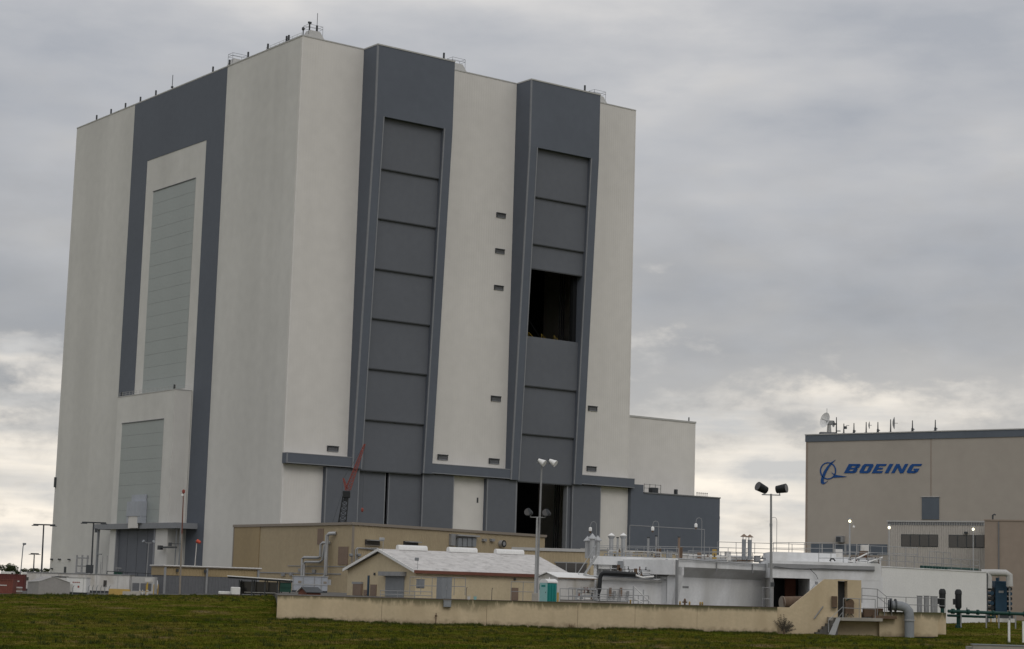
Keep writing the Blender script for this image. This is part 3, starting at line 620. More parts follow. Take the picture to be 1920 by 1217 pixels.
fl2 = thing('wall_floodlight', 'floodlight on a thin pole above the gable ridge of the cream house', 'floodlight', at(718, 1030, 218)); B().cyl((0, 0, -.1), (0, 0, 1.1), .03, n=5).build('pole', 'galv', fl2); B().box(-.45, .15, -.2, .15, 1.0, 1.3).build('lamp', 'galv', fl2, .04)
# yard furniture in front of the house
def cabinet(name, label, px0, py0, px1, py1, Y, dep, mt, rz=E2A, cat='cabinet', zb=None, trim=True, group=None):
    a = at(px0, py1, Y); c = at(px1, py0, Y); w = c.x - a.x; zb_ = a.z if zb is None else zb; h = c.z - zb_
    wl = w / (math.cos(rz) + .45 * math.sin(abs(rz))) if rz else w
    root = thing(name, label, cat, ((a.x + c.x) / 2, Y + dep / 2, zb_), rz, group)
    B().box(-wl / 2, wl / 2, -dep / 2, dep / 2, 0.06, h).build('body', mt, root, .02)
    B().box(-wl / 2 + .03, wl / 2 - .03, -dep / 2 + .03, dep / 2 - .03, 0, .06).build('plinth', 'steel_dark', root)
    if trim:
        B().box(-wl / 2 + .06, -.02, -dep / 2 - .03, -dep / 2, .16, h - .1).build('door', mt, root); B().box(.02, wl / 2 - .06, -dep / 2 - .03, -dep / 2, .16, h - .1).build('door', mt, root)
        B().box(-.1, -.05, -dep / 2 - .06, -dep / 2 - .03, h * .45, h * .6).build('handle', 'galv', root)
        B().box(-wl / 2 - .04, wl / 2 + .04, -dep / 2 - .05, dep / 2 + .05, h, h + .05).build('lid', mt, root)
    return root
cabinet('electrical_cabinet', 'tall grey electrical cabinet in front of the cream house', 819, 1083, 846, 1122, 196, .9, 'grey_paint', zb=0)
cabinet('meter_box', 'small grey meter box on the railing beside the tall cabinet', 780, 1087, 796, 1103, 200, .4, 'grey_paint')
railing('grey railing round the meter box before the cream house', [at(768, 1114, 199), at(872, 1116, 199)], 1.75, 1.1)
railing('grey railing before the roll-up door of the cream house', [Vector((at(713, 1118, 192).x, 192, 0)), Vector((at(810, 1118, 192).x, 192, 0))], .75, 1.5)
railing('grey railing beside the brown door of the cream house', [Vector((at(958, 1118, 205).x, 205, 0)), Vector((at(1003, 1118, 205).x, 205, 0))], 2.05, 1.2)
for px, lab in ((879, 'pale bucket by the platform edge near the tall cabinet'), (891, 'teal bucket by the platform edge')):
    r_ = thing('bucket', lab, 'bucket', (at(px, 1118, 190).x, 190, 0)); B().lathe([(.11, 0), (.16, .42), (.17, .44), (.14, .44)], n=10).build('pail', 'white_dirty' if px < 885 else 'teal_light', r_); B().tube([(-.16, 0, .42), (-.1, 0, .56), (.1, 0, .56), (.16, 0, .42)], .012, 4).build('bail', 'galv', r_)
for px in (874, 922):
    r_ = thing('bent_post', 'short dark hooked post behind the retaining wall', 'post', (at(px, 1118, 188).x, 188, 0), 0, 'hooked posts behind the wall'); B().tube([(0, 0, 0), (0, 0, 1.1), (.03, 0, 1.25), (.09, 0, 1.32)], .03, 6).build('shaft', 'steel_dark', r_); B().box(-.08, .08, -.08, .08, 0, .03).build('foot', 'steel_dark', r_)
# portable toilet
pt_ = thing('portable_toilet', 'teal portable toilet with white domed roof beside the lamp posts', 'toilet', (at(1028, 1122, 186).x, 186.4, 0), math.radians(38))
hw = .60
P('plinth', 'steel_dark', pt_, (-hw, hw, -hw, hw, .02, .14)); P('wall', 'teal_dark', pt_, (-hw + .02, hw - .02, -hw + .02, hw - .02, .14, 1.95), bevel=.03)
dr_ = P('door', 'teal_light', pt_, (-hw - .03, -hw + .019, -hw + .05, hw - .05, .16, 1.98)); P('door_vent', 'teal_dark', dr_, (-hw - .045, -hw - .031, -.3, .3, 1.55, 1.75))
for k in range(3): P('rib', 'teal_dark', pt_, (-.42 + k * .33, -.25 + k * .33, -hw - .03, -hw + .019, .2, 1.75))
P('door_latch', 'steel_dark', dr_, (-hw - .06, -hw - .031, -.42, -.34, 1.0, 1.1))
b = B(); prof = [(-.64, 1.95), (-.64, 2.08), (-.45, 2.24), (-.2, 2.33), (.2, 2.33), (.45, 2.24), (.64, 2.08), (.64, 1.95)]; b.prism(prof, -.64, .64, 'x'); b.build('roof', 'white_clean', pt_)
B().cyl((.45, .45, 2.1), (.45, .45, 2.5), .05, n=6).build('vent_pipe', 'white_clean', pt_)
r_ = cabinet('yellow_post_box', 'mustard yellow box post at the side of the portable toilet', 1044, 1111, 1048, 1124, 185, .2, 'mustard', 0, 'post', trim=False, zb=0)
# small white shed
H0 = at(1046, 1083, 199); zS = H0.z; sh = thing('white_shed', 'small white shed with shallow gabled roof behind the portable toilet', 'shed', (H0.x, H0.y, 0), E2A)
wS, lS = 3.4, (onz(1098, 1084, zS) - H0).xy.length
B().prism([(0, 0), (wS, 0), (wS, zS), (wS / 2, zS + .45), (0, zS)], 0, lS, 'x').build('walls', 'white_dirty', sh)
for q in ((-.2, wS / 2), (wS + .2, wS / 2)):
    z0 = zS - .03
    B().hexa([(-.2, q[0], z0), (lS + .2, q[0], z0), (lS + .2, q[0], z0 + .08), (-.2, q[0], z0 + .08)], [(-.2, q[1], z0 + .52), (lS + .2, q[1], z0 + .52), (lS + .2, q[1], z0 + .6), (-.2, q[1], z0 + .6)]).build('roof_slope', 'white_clean', sh)
P('eave_trim', 'brown_metal', sh, (-.2, lS + .2, -.24, -.2, zS - .08, zS + .02)); P('door', 'white_paint', sh, (-.05, -.001, 1.2, 2.2, .1, 2.1)); P('window', 'dark_glass', sh, (-.05, -.001, 2.5, 3.0, 1.3, 1.9))
railing('grey railing between the white shed and the portable toilet', [(at(1050, 1118, 190).x, 190, 0), (at(1120, 1118, 190).x, 190, 0)], 1.45, 1.3)

# ================================================================== LAMP POSTS by the toilet
root, d = pole_lamp('floodlight_mast', 'tallest slim mast with two white floodlights on top', 1006, 1122, 868, 183, .085, zb=0); tx = at(1016, 868, 183).x - root.location.x
for ch in root.children:
    if ch.name.startswith('pole'): bpy.data.objects.remove(ch)
B().cyl((0, 0, .05), (tx, 0, d.z), .12, .075, 8).build('pole', 'galv_dull', root)
B().cyl((tx - .5, 0, d.z), (tx + 1.3, 0, d.z), .04, n=6).build('crossarm', 'galv_dull', root)
for sx, tilt in ((-.05, -.5), (1.0, .25)):
    c = Vector((tx + sx, -.1, d.z + .05)); o = B().cyl(c + Vector((-.28, -.1, .24)), c + Vector((.3, -.38, -.12)), .14, .34, 12).build('floodlight', 'lamp_white', root, smooth=True); B().box(c.x - .42, c.x + .25, -.1, .2, c.z + .2, c.z + .4).build('ballast', 'steel_dark', root, .03)
root, d = pole_lamp('twin_lamp_post', 'grey lamp post with two round dark floodlights on a crossarm', 1003, 1122, 970, 182, .10, zb=0)
B().cyl((-.62, 0, d.z), (.75, 0, d.z), .05, n=6).build('crossarm', 'galv_dull', root)
for sx in (-.75, .95):
    B().cyl((sx * .85, 0, d.z), (sx * .85, 0, d.z + .35), .04, n=5).build('bracket', 'galv_dull', root)
    c = Vector((sx, 0, d.z + .42)); fl_ = B().cyl(c + Vector((.16, .25, -.06)), c + Vector((-.16, -.25, .06)), .22, .38, 14).build('floodlight', 'steel_dark', root, smooth=True); B().cyl(c + Vector((-.165, -.255, .06)), c + Vector((-.17, -.27, .065)), .34, n=14).build('lens', 'dark_glass', fl_)
B().box(-.3, .3, -.25, .25, 0, .95).build('pedestal', 'concrete', root, .02)
root, d = pole_lamp('dark_lamp_post', 'grey lamp post with two black drum floodlights beside the dark doorway', 1446, 1137, 928, 181, .11, zb=.1)
for ch in list(root.children):
    if ch.name.startswith('pole'): bpy.data.objects.remove(ch)
B().cyl((0, 0, .05), (-.13, 0, d.z + .1), .15, .10, 10).build('pole', 'galv_dull', root)
B().cyl((-1.0, 0, d.z), (.75, 0, d.z), .05, n=6).build('crossarm', 'grey_paint', root)
for sx, rr in ((-1.0, 1), (.85, -1)):
    B().cyl((sx * .8, 0, d.z), (sx * .8, 0, d.z + .35), .05, n=5).build('bracket', 'grey_paint', root)
    c = Vector((sx, 0, d.z + .6)); ax = Vector((.42 * rr, .25, -.18 * rr * (1 if rr > 0 else -.4))); fl_ = B().cyl(c - ax, c + ax, .44, .36, 16).build('floodlight', 'black', root, smooth=True); B().cyl(c - ax * 1.01, c - ax * 1.05, .41, n=16).build('lens', 'dark_glass', fl_)
B().box(-.1, .25, -.16, -.1, 2.1, 2.5).build('control_box', 'steel_dark', root)
# retaining wall
rw = thing('retaining_wall', 'long cream retaining wall with green-black algae along its top', 'wall', (WA[0], WA[1], 0), math.atan2(WB[1] - WA[1], WB[0] - WA[0]))
def algae():
    m = MAT['cream_stucco'].copy(); m.name = 'cream_algae'; t = m.node_tree; n = t.nodes; l = t.links; bs = n['Principled BSDF']; src = bs.inputs['Base Color'].links[0].from_socket
    g = n.new('ShaderNodeNewGeometry'); sp = n.new('ShaderNodeSeparateXYZ'); l.new(g.outputs['Position'], sp.inputs[0])
    mp = n.new('ShaderNodeMapping'); mp.inputs['Scale'].default_value = (1.6, 1.6, .5); l.new(g.outputs['Position'], mp.inputs[0])
    nz = n.new('ShaderNodeTexNoise'); nz.inputs['Scale'].default_value = 1.5; nz.inputs['Detail'].default_value = 7; nz.inputs['Roughness'].default_value = .65; l.new(mp.outputs[0], nz.inputs[0])
    n2 = n.new('ShaderNodeTexNoise'); n2.inputs['Scale'].default_value = .12; n2.inputs['Detail'].default_value = 2; l.new(g.outputs['Position'], n2.inputs[0])
    def mm(op, a, b_, c=False):
        x = n.new('ShaderNodeMath'); x.operation = op; x.use_clamp = c
        for i, v in enumerate((a, b_)):
            if isinstance(v, (int, float)): x.inputs[i].default_value = v
            else: l.new(v, x.inputs[i])
        return x.outputs[0]
    # depth of the drips below the top edge varies along the wall
    dep = mm('ADD', .36, mm('MULTIPLY', mm('SUBTRACT', n2.outputs[0], .40, True), 3.2)); zt_ = mm('SUBTRACT', sp.outputs[2], mm('SUBTRACT', .15, dep))
    lead = mm('DIVIDE', zt_, dep, True)
    fac = mm('MULTIPLY', mm('POWER', lead, .8), mm('MULTIPLY', mm('SUBTRACT', mm('ADD', nz.outputs[0], mm('MULTIPLY', lead, .22)), .44), 5.0, True), True)
    mx_ = n.new('ShaderNodeMix'); mx_.data_type = 'RGBA'; l.new(mm('MULTIPLY', fac, .95), mx_.inputs[0]); l.new(src, mx_.inputs[6]); mx_.inputs[7].default_value = (.060, .062, .026, 1); l.new(mx_.outputs[2], bs.inputs['Base Color']); 
    # dirt splashed up from the soil along the foot
    n3 = n.new('ShaderNodeTexNoise'); n3.inputs['Scale'].default_value = 2.2; n3.inputs['Detail'].default_value = 6; l.new(g.outputs['Position'], n3.inputs[0])
    low = mm('MULTIPLY', mm('SUBTRACT', mm('MULTIPLY', n3.outputs[0], 1.1), mm('ADD', sp.outputs[2], 2.15)), 2.2, True)
    m3 = n.new('ShaderNodeMix'); m3.data_type = 'RGBA'; l.new(mm('MULTIPLY', low, .6), m3.inputs[0]); l.new(mx_.outputs[2], m3.inputs[6]); m3.inputs[7].default_value = (.16, .12, .075, 1); l.new(m3.outputs[2], bs.inputs['Base Color']); MAT['cream_algae'] = m
algae()
LW = float(np.hypot(*(WB - WA)))
cuts = [0, 9.2, 18.6, 26.9, 32.2, 38.0, LW]
for i in range(6):
    x0, x1 = cuts[i] + .012, cuts[i + 1] - .012; z0 = .08 + .2 * x0 / LW; z1 = .08 + .2 * x1 / LW
    B().hexa([(x0, 0, -2.6), (x1, 0, -2.6), (x1, .38, -2.6), (x0, .38, -2.6)], [(x0, 0, z0), (x1, 0, z1), (x1, .38, z1), (x0, .38, z0)]).build('wall_panel', 'cream_algae', rw)
    B().hexa([(x0 + .005, .015, z0 + .001), (x1 - .005, .015, z1 + .001), (x1 - .005, .39, z1 + .001), (x0 + .005, .39, z0 + .001)], [(x0 + .005, .015, z0 + .06), (x1 - .005, .015, z1 + .06), (x1 - .005, .39, z1 + .06), (x0 + .005, .39, z0 + .06)]).build('cap', 'cap_dark', rw)
def wallx(px, py): return onpl(px, py, (WA[0], WA[1]), rw.rotation_euler[2])
x, z = wallx(838, 1132); jb = thing('wall_junction_box', 'grey metal junction box fixed high on the cream retaining wall', 'box', rw.matrix_world @ Vector((0, 0, 0)) if False else (WA[0] + x * math.cos(rw.rotation_euler[2]), WA[1] + x * math.sin(rw.rotation_euler[2]) - .002, z), rw.rotation_euler[2])
B().box(-.33, .33, -.38, 0, -.3, .3).build('body', 'grey_paint', jb, .03); B().box(-.36, .36, -.42, -.0, .301, .34).build('lid', 'galv_dull', jb)
x, z = wallx(818, 1150); sp_ = thing('standpipe', 'thin rusty standpipe against the cream retaining wall', 'pipe', (WA[0] + x * math.cos(rw.rotation_euler[2]), WA[1] + x * math.sin(rw.rotation_euler[2]) - .25, -2.12))
B().cyl((0, 0, 0), (0, 0, 1.05), .045, n=6).build('riser', 'rust', sp_); B().box(-.1, .1, -.08, .08, .75, .9).build('valve', 'rust', sp_)
# ================================================================== CRANE between shed and tall building
cy = 440; cs = S(cy); cb = at(638, 1100, cy); cb.z = 0
cr_ = thing('lattice_crane', 'mobile crane with red lattice boom and black mast before the grey doors', 'crane', cb)
def cp(px, py): q = at(px, py, cy); return Vector((q.x - cb.x, 0, q.z))
def lattice(a0, a1, b0, b1, n, r, dep0, dep1, name, mt):
    g = B(); prev = None
    for i in range(n + 1):
        f = i / n; l_ = a0.lerp(b0, f); r_ = a1.lerp(b1, f); d = dep0 + (dep1 - dep0) * f
        ring = [l_ + Vector((0, -d, 0)), r_ + Vector((0, -d, 0)), r_ + Vector((0, d, 0)), l_ + Vector((0, d, 0))]
        for k in range(4): g.cyl(ring[k], ring[(k + 1) % 4], r * .7, n=4)
        if prev:
            for k in range(4): g.cyl(prev[k], ring[k], r, n=4)
            for k in range(4): g.cyl(prev[k], ring[(k + 1) % 4], r * .7, n=4)
        prev = ring
    return g.build(name, mt, cr_)
lattice(cp(618, 1080), cp(640, 1080), cp(643, 930), cp(653, 930), 16, .11, 1.0, .6, 'mast', 'black')
lattice(cp(647, 919), cp(657, 919), cp(682.5, 833), cp(685, 833), 15, .085, .55, .2, 'boom', 'red_paint')
lattice(cp(648, 917), cp(652, 917), cp(643, 897), cp(645, 897), 4, .09, .4, .2, 'jib_strut', 'red_paint')
q = cp(649.5, 927); B().box(q.x - .8, q.x + .85, -.8, .8, q.z - .8, q.z + .75).box(q.x - .55, q.x + .5, -.6, .6, q.z - 1.5, q.z - .8).build('boom_head', 'black', cr_, .08)
B().cyl(cp(684, 833), cp(679.3, 953), .035, n=4).build('hoist_rope', 'steel_dark', cr_)
h = cp(679.3, 956); B().lathe([(.08, -.55), (.3, -.2), (.3, .25), (.08, .5)], h, 8).build('hook_block', 'red_paint', cr_)
for a_, c_ in (((642, 923), (622, 985)), ((644, 897), (684, 833)), ((644, 897), (641, 924))): B().cyl(cp(*a_), cp(*c_), .04, n=4).build('pendant_rope', 'steel_dark', cr_)
q = cp(629, 1090); B().box(q.x - 2.6, q.x + 2.8, -1.6, 1.6, 1.2, 3.4).build('cab', 'red_paint', cr_, .1)
for sy in (-2.0, 1.2):
    B().prism([(q.x - 3.4, .5), (q.x - 3.0, 0), (q.x + 3.0, 0), (q.x + 3.4, .5), (q.x + 3.0, 1.1), (q.x - 3.0, 1.1)], sy, sy + .8, 'y').build('track', 'black', cr_)

# ================================================================== LEFT YARD
GL = -1.18
def gz(p): return float(height(p.x, p.y))
def lbox(name, label, cat, px0, py0, px1, py1, Y, dep, mt, rz=0.0, zb=None, group=None):
    a = at(px0, py1, Y); c = at(px1, py0, Y); base = Vector(((a.x + c.x) / 2, Y + dep / 2, 0)); base.z = gz(base) + .03 if zb is None else zb
    root = thing(name, label, cat, base, rz, group); return root, (c.x - a.x), c.z - base.z, dep
# long white trailer building
r_, w, h, d = lbox('office_trailer', 'long low white office trailer with one dark window behind the grey tent', 'trailer', 48, 1079, 243, 1112, 262, 3.5, 'white_dirty')
P('body', 'white_dirty', r_, (-w / 2, w / 2, -d / 2, d / 2, .35, h)); P('roof', 'galv_dull', r_, (-w / 2 - .1, w / 2 + .1, -d / 2 - .12, d / 2 + .1, h, h + .1)); P('skirt', 'steel_dark', r_, (-w / 2 + .05, w / 2 - .05, -d / 2 + .08, d / 2, 0, .35))
def ux(px, Y): return at(px, 1095, Y).x
def lz(px, py, Y): return at(px, py, Y).z
for nm, mt, px0, py0, px1, py1 in (('window', 'dark_glass', 194, 1088, 200, 1100), ('window', 'dark_glass', 45.5, 1082, 49, 1088), ('window', 'dark_glass', 50, 1082, 53, 1088), ('window_shade', 'steel_dark', 96, 1080, 128, 1082)):
    x0, x1 = ux(px0, 262) - r_.location.x, ux(px1, 262) - r_.location.x; x0 = max(x0, -w / 2 + .05)
    P(nm, mt, r_, (x0, x1, -d / 2 - .06, -d / 2 - .001, lz(px0, py1, 262) - r_.location.z, lz(px0, py0, 262) - r_.location.z))
for px in (75, 108, 160, 180, 220): x0 = ux(px, 262) - r_.location.x; P('seam', 'coping', r_, (x0, x0 + .08, -d / 2 - .03, -d / 2 - .001, .4, h - .05))
# grey gabled tent
r_, w, h, d = lbox('storage_tent', 'grey gabled fabric storage tent at the edge of the grass bank', 'tent', 38, 1082, 123, 1117, 236, 4.2, 'tent_grey')
xa = -w / 2; x1 = -w / 2 + w * .38; x2 = w / 2; pk = -w / 2 + w * .66
B().add([(xa, 1.2, 0), (x1, -1.6, 0), (x2, .6, 0), (xa + .5, 3.6, 0), (xa, 1.2, h * .68), (x1, -1.6, h * .72), (pk, -.55, h), (x2, .6, h * .70), (xa + w * .25, 2.6, h)],
        [(0, 1, 5, 4), (1, 2, 7, 6, 5), (4, 5, 6, 8)]).build('fabric_shell', 'tent_grey', r_)
P('tent_flap', 'mesh_grey', r_, (xa + .3, xa + .36, .4, .9, 0.02, h * .6)) if False else None
B().tube([(xa, 1.15, h * .68), (x1, -1.65, h * .72), (pk, -.6, h + .01), (x2, .55, h * .70)], .04, 5).build('edge_hem', 'coping', r_)
# small white utility trailer with red print
r_, w, h, d = lbox('utility_trailer', 'boxy white utility trailer with small red print beside the tent', 'trailer', 123, 1084, 162, 1114, 240, 2.4, 'white_clean')
P('body', 'white_clean', r_, (-w / 2, w / 2, -d / 2, d / 2, .3, h), bevel=.03); P('roof_cap', 'coping', r_, (-w / 2 - .05, w / 2 + .05, -d / 2 - .06, d / 2 + .05, h, h + .07)); P('skirt', 'steel_dark', r_, (-w / 2 + .1, w / 2 - .1, -d / 2 + .1, d / 2 - .1, 0, .3))
for k in range(4): P('red_print', 'red_paint', r_, (-.45 + k * .24, -.28 + k * .24, -d / 2 - .012, -d / 2 - .001, h * .70, h * .70 + .14))
P('placard', 'red_paint', r_, (.2, .42, -d / 2 - .012, -d / 2 - .001, h * .42, h * .42 + .25)); P('door', 'white_dirty', r_, (-1.05, -.4, -d / 2 - .03, -d / 2 - .001, .35, h * .62)); P('seam', 'coping', r_, (w / 2 - .35, w / 2 - .3, -d / 2 - .03, -d / 2 - .001, .3, h))
# containers
for lab, px0, py0, px1, py1, Y, mt in (('rust red shipping container at the edge of the grass beside the tent', -30, 1087, 24, 1117, 244, 'container_red'), ('dark maroon shipping container behind the rust red one', -40, 1077, 46, 1105, 290, 'container_dark')):
    r_, w, h, d = lbox('shipping_container', lab, 'container', px0, py0, px1, py1, Y, 2.4, mt)
    P('body', mt, r_, (-w / 2, w / 2, -d / 2, d / 2, .1, h - .1)); P('top_rail', mt, r_, (-w / 2 - .03, w / 2 + .03, -d / 2 - .05, d / 2 + .05, h - .1, h)); P('bottom_rail', mt, r_, (-w / 2 - .03, w / 2 + .03, -d / 2 - .05, d / 2 + .05, 0, .1))
    for sx in (-1, 1): P('corner_post', mt, r_, (sx * w / 2 - .08, sx * w / 2 + .06, -d / 2 - .06, -d / 2 + .1, .1, h - .1))
    P('marking', 'white_dirty', r_, (w / 2 - 1.6, w / 2 - .7, -d / 2 - .02, -d / 2 - .001, h * .55, h * .62))
r_, w, h, d = lbox('flat_rack', 'low stack of pale timber beside the red container', 'stack', 24, 1100, 38, 1116, 246, 1.2, 'white_dirty')
for k in range(4): P('beam', 'white_dirty' if k % 2 else 'brown_metal', r_, (-w / 2, w / 2, -.6, .6, .02 + k * h / 4, (k + .82) * h / 4))
# fence posts with barbed arms
for k, px in enumerate((136, 165, 173, 181, 188.5, 196, 204)):
    p = at(px, 1112, 234); p.z = gz(p) - .05
    r_ = thing('fence_post', 'dark steel fence post with a bent arm at the crest of the grass bank', 'post', p, 0, 'bent fence posts along the grass bank')
    if k == 0: fp_a = B().cyl((0, 0, 0), (0, 0, 1.0), .05, n=6).build('shaft', 'grey_paint', r_); fp_b = B().cyl((0, 0, .98), (.14, 0, 1.25), .04, n=6).build('arm', 'grey_paint', r_)
    else: again(fp_a, r_); again(fp_b, r_, (0, 0, 0))
# jersey blocks
for lab, px0, py0, px1, py1, Y, mt in (('long mustard yellow concrete block at the crest of the grass', 203, 1105, 243, 1117, 233, 'mustard'), ('grey concrete block beside the yellow one', 229, 1109.5, 262, 1118, 231, 'concrete')):
    r_, w, h, d = lbox('barrier_block', lab, 'barrier', px0, py0, px1, py1, Y, .7, mt); h += .1; r_.location.z -= .1
    B().prism([(-.35, 0), (.35, 0), (.28, .18), (.14, h), (-.14, h), (-.28, .18)], -w / 2, w / 2, 'x').build('block', mt, r_); P('lifting_slot', 'steel_dark', r_, (-.2, .2, -.36, -.351, .02, .1))
for k, px in enumerate((262, 267, 275, 277)):
    p = at(px, 1115, 232); p.z = gz(p) - .05; r_ = thing('bollard', 'pale round bollard at the crest of the grass bank', 'bollard', p, 0, 'pale bollards on the grass bank'); B().lathe([(.06, 0), (.06, .68), (.03, .73)], n=8).build('shaft', 'white_dirty', r_); B().lathe([(.065, .5), (.065, .58)], n=8).build('band', 'mustard', r_)
# equipment enclosure and white tank
r_, w, h, d = lbox('equipment_enclosure', 'galvanized equipment enclosure with dark grilles beside the white tank', 'enclosure', 246, 1082, 290, 1110, 256, 2, 'galv_dull')
P('frame', 'coping', r_, (-w / 2, w / 2, -d / 2, d / 2, .1, h)); P('base', 'concrete', r_, (-w / 2 - .2, w / 2 + .2, -d / 2 - .2, d / 2 + .2, 0, .1))
for a, c in ((.04, .34), (.40, .88)): P('grille', 'mesh_grey', r_, (-w / 2 + w * a, -w / 2 + w * c, -d / 2 - .05, -d / 2 - .001, .4, h * .62))
P('panel', 'white_dirty', r_, (-w / 2 + w * .58, w / 2 - .2, -d / 2 - .05, -d / 2 - .001, h * .7, h * .92)); P('post', 'yellow', r_, (w / 2 - .9, w / 2 - .75, -d / 2 - .4, -d / 2 - .25, .1, 1.5))
p = at(297, 1100, 265); p.z = gz(p); r_ = thing('white_tank', 'white horizontal pressure tank with domed end beside the lattice screen', 'tank', p)
hh = 1.15; B().tube([(-.55, .3, hh), (-.5, .3, hh)], .4, 14).build('end_dome', 'white_clean', r_, smooth=True); B().cyl((-.5, .3, hh), (2.2, .3, hh), .78, n=18).build('shell', 'white_clean', r_, smooth=True); B().cyl((-.72, .3, hh), (-.5, .3, hh), .45, .78, 18).build('end_dome', 'white_clean', r_, smooth=True)
for x in (-.2, 1.6): P('saddle', 'galv_dull', r_, (x, x + .25, -.2, .8, 0, .55))
for px in (274, 288, 296):
    p = at(px, 1108, 238); p.z = gz(p); r_ = thing('safety_post', 'thin yellow safety post in front of the equipment enclosure', 'post', p, 0, 'yellow safety posts'); B().cyl((0, 0, 0), (0, 0, 1.25), .06, .06, 8).lathe([(.06, 1.25), (.03, 1.3)], n=8).build('shaft', 'mustard', r_); P('foot', 'concrete', r_, (-.12, .12, -.12, .12, 0, .05))
# pipe rack over the trailer
p = at(200, 1081, 275); g0 = gz(p); rk = thing('pipe_rack', 'dark low pipe rack running above the white trailer roof', 'pipes', (p.x, 275, g0 + .03))
x1 = at(296, 1084, 275).x - p.x; zt_ = at(248, 1073, 275).z - g0
for z, r in ((zt_, .06), (zt_ - .5, .05)): B().tube([(0, 0, z - .5), (0, 0, z), (x1, 0, z - .15), (x1, 0, z - .8)], r, 6).build('pipe', 'steel_dark', rk)
for k in range(6): B().cyl((x1 * k / 5, .15, 0), (x1 * k / 5, .15, zt_ - .1), .05, n=5).build('support', 'steel_dark', rk)
p = at(222, 1072, 430); r_ = thing('green_hopper', 'small dark green hopper in front of the lower grey door', 'hopper', (p.x, 430, 0)); zz_ = at(222, 1072, 430).z; B().hexa([(-.5, -.8, 0), (.5, -.8, 0), (.5, .8, 0), (-.5, .8, 0)], [(-.8, -1, zz_), (.8, -1, zz_), (.8, 1, zz_), (-.8, 1, zz_)]).build('bin', 'dumpster_green', r_); P('rim', 'steel_dark', r_, (-.9, .9, -1.1, 1.1, zz_, zz_ + .15)); P('lid_plate', 'galv_dull', r_, (-.7, .6, -.3, .3, zz_ + .7, zz_ + .9)); P('lid_arm', 'galv_dull', r_, (-.1, 0, -.05, .05, zz_ + .15, zz_ + .7))
# lattice-screened tan lean-to
X0 = at(308, 1059, 262); X1 = at(486, 1059, 268); aL = math.atan2(X1.y - X0.y, X1.x - X0.x); ll = (X1 - X0).xy.length; g0 = gz(X0)
r_ = thing('screened_shelter', 'tan open shelter with white roof edge and dark mesh screen below', 'shelter', (X0.x, X0.y, g0)); zt_ = X0.z - g0
def lb(u0, u1, d0, d1, z0, z1, n, m):
    o = B().box(u0, u1, -d1, -d0, z0, z1).build(n, m, r_); o.rotation_euler = (0, 0, aL); return o
zm = onpl(390, 1081, X0, aL)[1] - g0
lb(0, ll, -6, 0, zm, zt_ - .25, 'upper_wall', 'tan_siding_dark'); lb(-.2, ll + .3, -6.3, .35, zt_ - .12, zt_, 'roof', 'white_clean'); lb(-.15, ll + .25, -6.2, .3, zt_ - .25, zt_ - .121, 'fascia', 'tan_trim')
lb(.1, ll, -5.8, -.06, .02, zm, 'mesh_screen', 'mesh_grey')
for u in (0, ll * .435, ll - .25): lb(u, u + .28, .001, .2, 0, zt_ - .26, 'column', 'galv_dull')
for k in range(28): u = .35 + k * (ll - .4) / 28; lb(u, u + .06, -.059, -.0, .05, zm - .02, 'screen_slat', 'louver')
for u in (ll * .12, ll * .41): lb(u, u + .3, .2, .5, zt_ - .9, zt_ - .5, 'floodlight', 'steel_dark')
# bus shelter
p = at(487, 1116, 226); g0 = gz(p); r_ = thing('bus_shelter', 'dark glass waiting shelter with thin white flat roof', 'shelter', (p.x, 226, g0)); s = S(226)
zr = at(487, 1086, 226).z - g0; x0, x1 = -38 * s, 36 * s
B().hexa([(-59 * s, -1.3, zr + .22), (58 * s, -1.3, zr - .04), (58 * s, 1.6, zr - .04), (-59 * s, 1.6, zr + .22)], [(-59 * s, -1.3, zr + .32), (58 * s, -1.3, zr + .06), (58 * s, 1.6, zr + .06), (-59 * s, 1.6, zr + .32)]).build('roof', 'white_clean', r_)
B().hexa([(-58 * s, -1.2, zr + .0), (57 * s, -1.2, zr - .26), (57 * s, 1.5, zr - .26), (-58 * s, 1.5, zr + .0)], [(-58 * s, -1.2, zr + .219), (57 * s, -1.2, zr - .041), (57 * s, 1.5, zr - .041), (-58 * s, 1.5, zr + .219)]).build('fascia', 'black', r_)
for x in (x0, -.9, .6, x1 - .2):
    for y in (-.9, 1.1): P('post', 'steel_dark', r_, (x, x + .12, y, y + .12, 0, zr - .15))
for a, c in ((x0 + .13, -.92), (-.75, .58), (.75, x1 - .25)): P('glass_pane', 'dark_glass', r_, (a, c, 1.12, 1.16, .25, zr - .3))
P('bench', 'white_dirty', r_, (x0 + .5, x1 - .5, .5, .95, .42, .5)); P('bench_leg', 'steel_dark', r_, (-.05, .05, .6, .9, 0, .42)); P('side_pane', 'dark_glass', r_, (x0 + .03, x0 + .07, -.75, 1.08, .25, zr - .3))
for lab, px0, py0, px1, py1, Y in (('white wrapped pallet load, the lower one beside the shelter', 408, 1109, 431, 1120, 225), ('white wrapped pallet load, the taller one next to the shelter post', 431, 1101, 449, 1120, 224)):
    q_, w, h, d = lbox('pallet_load', lab, 'pallet', px0, py0, px1, py1, Y, 1.1, 'white_dirty', .3); P('pallet', 'rust', q_, (-w / 2, w / 2, -.5, .5, 0, .13)); P('wrapped_load', 'white_clean', q_, (-w / 2 + .03, w / 2 - .03, -.48, .48, .131, h), bevel=.06)
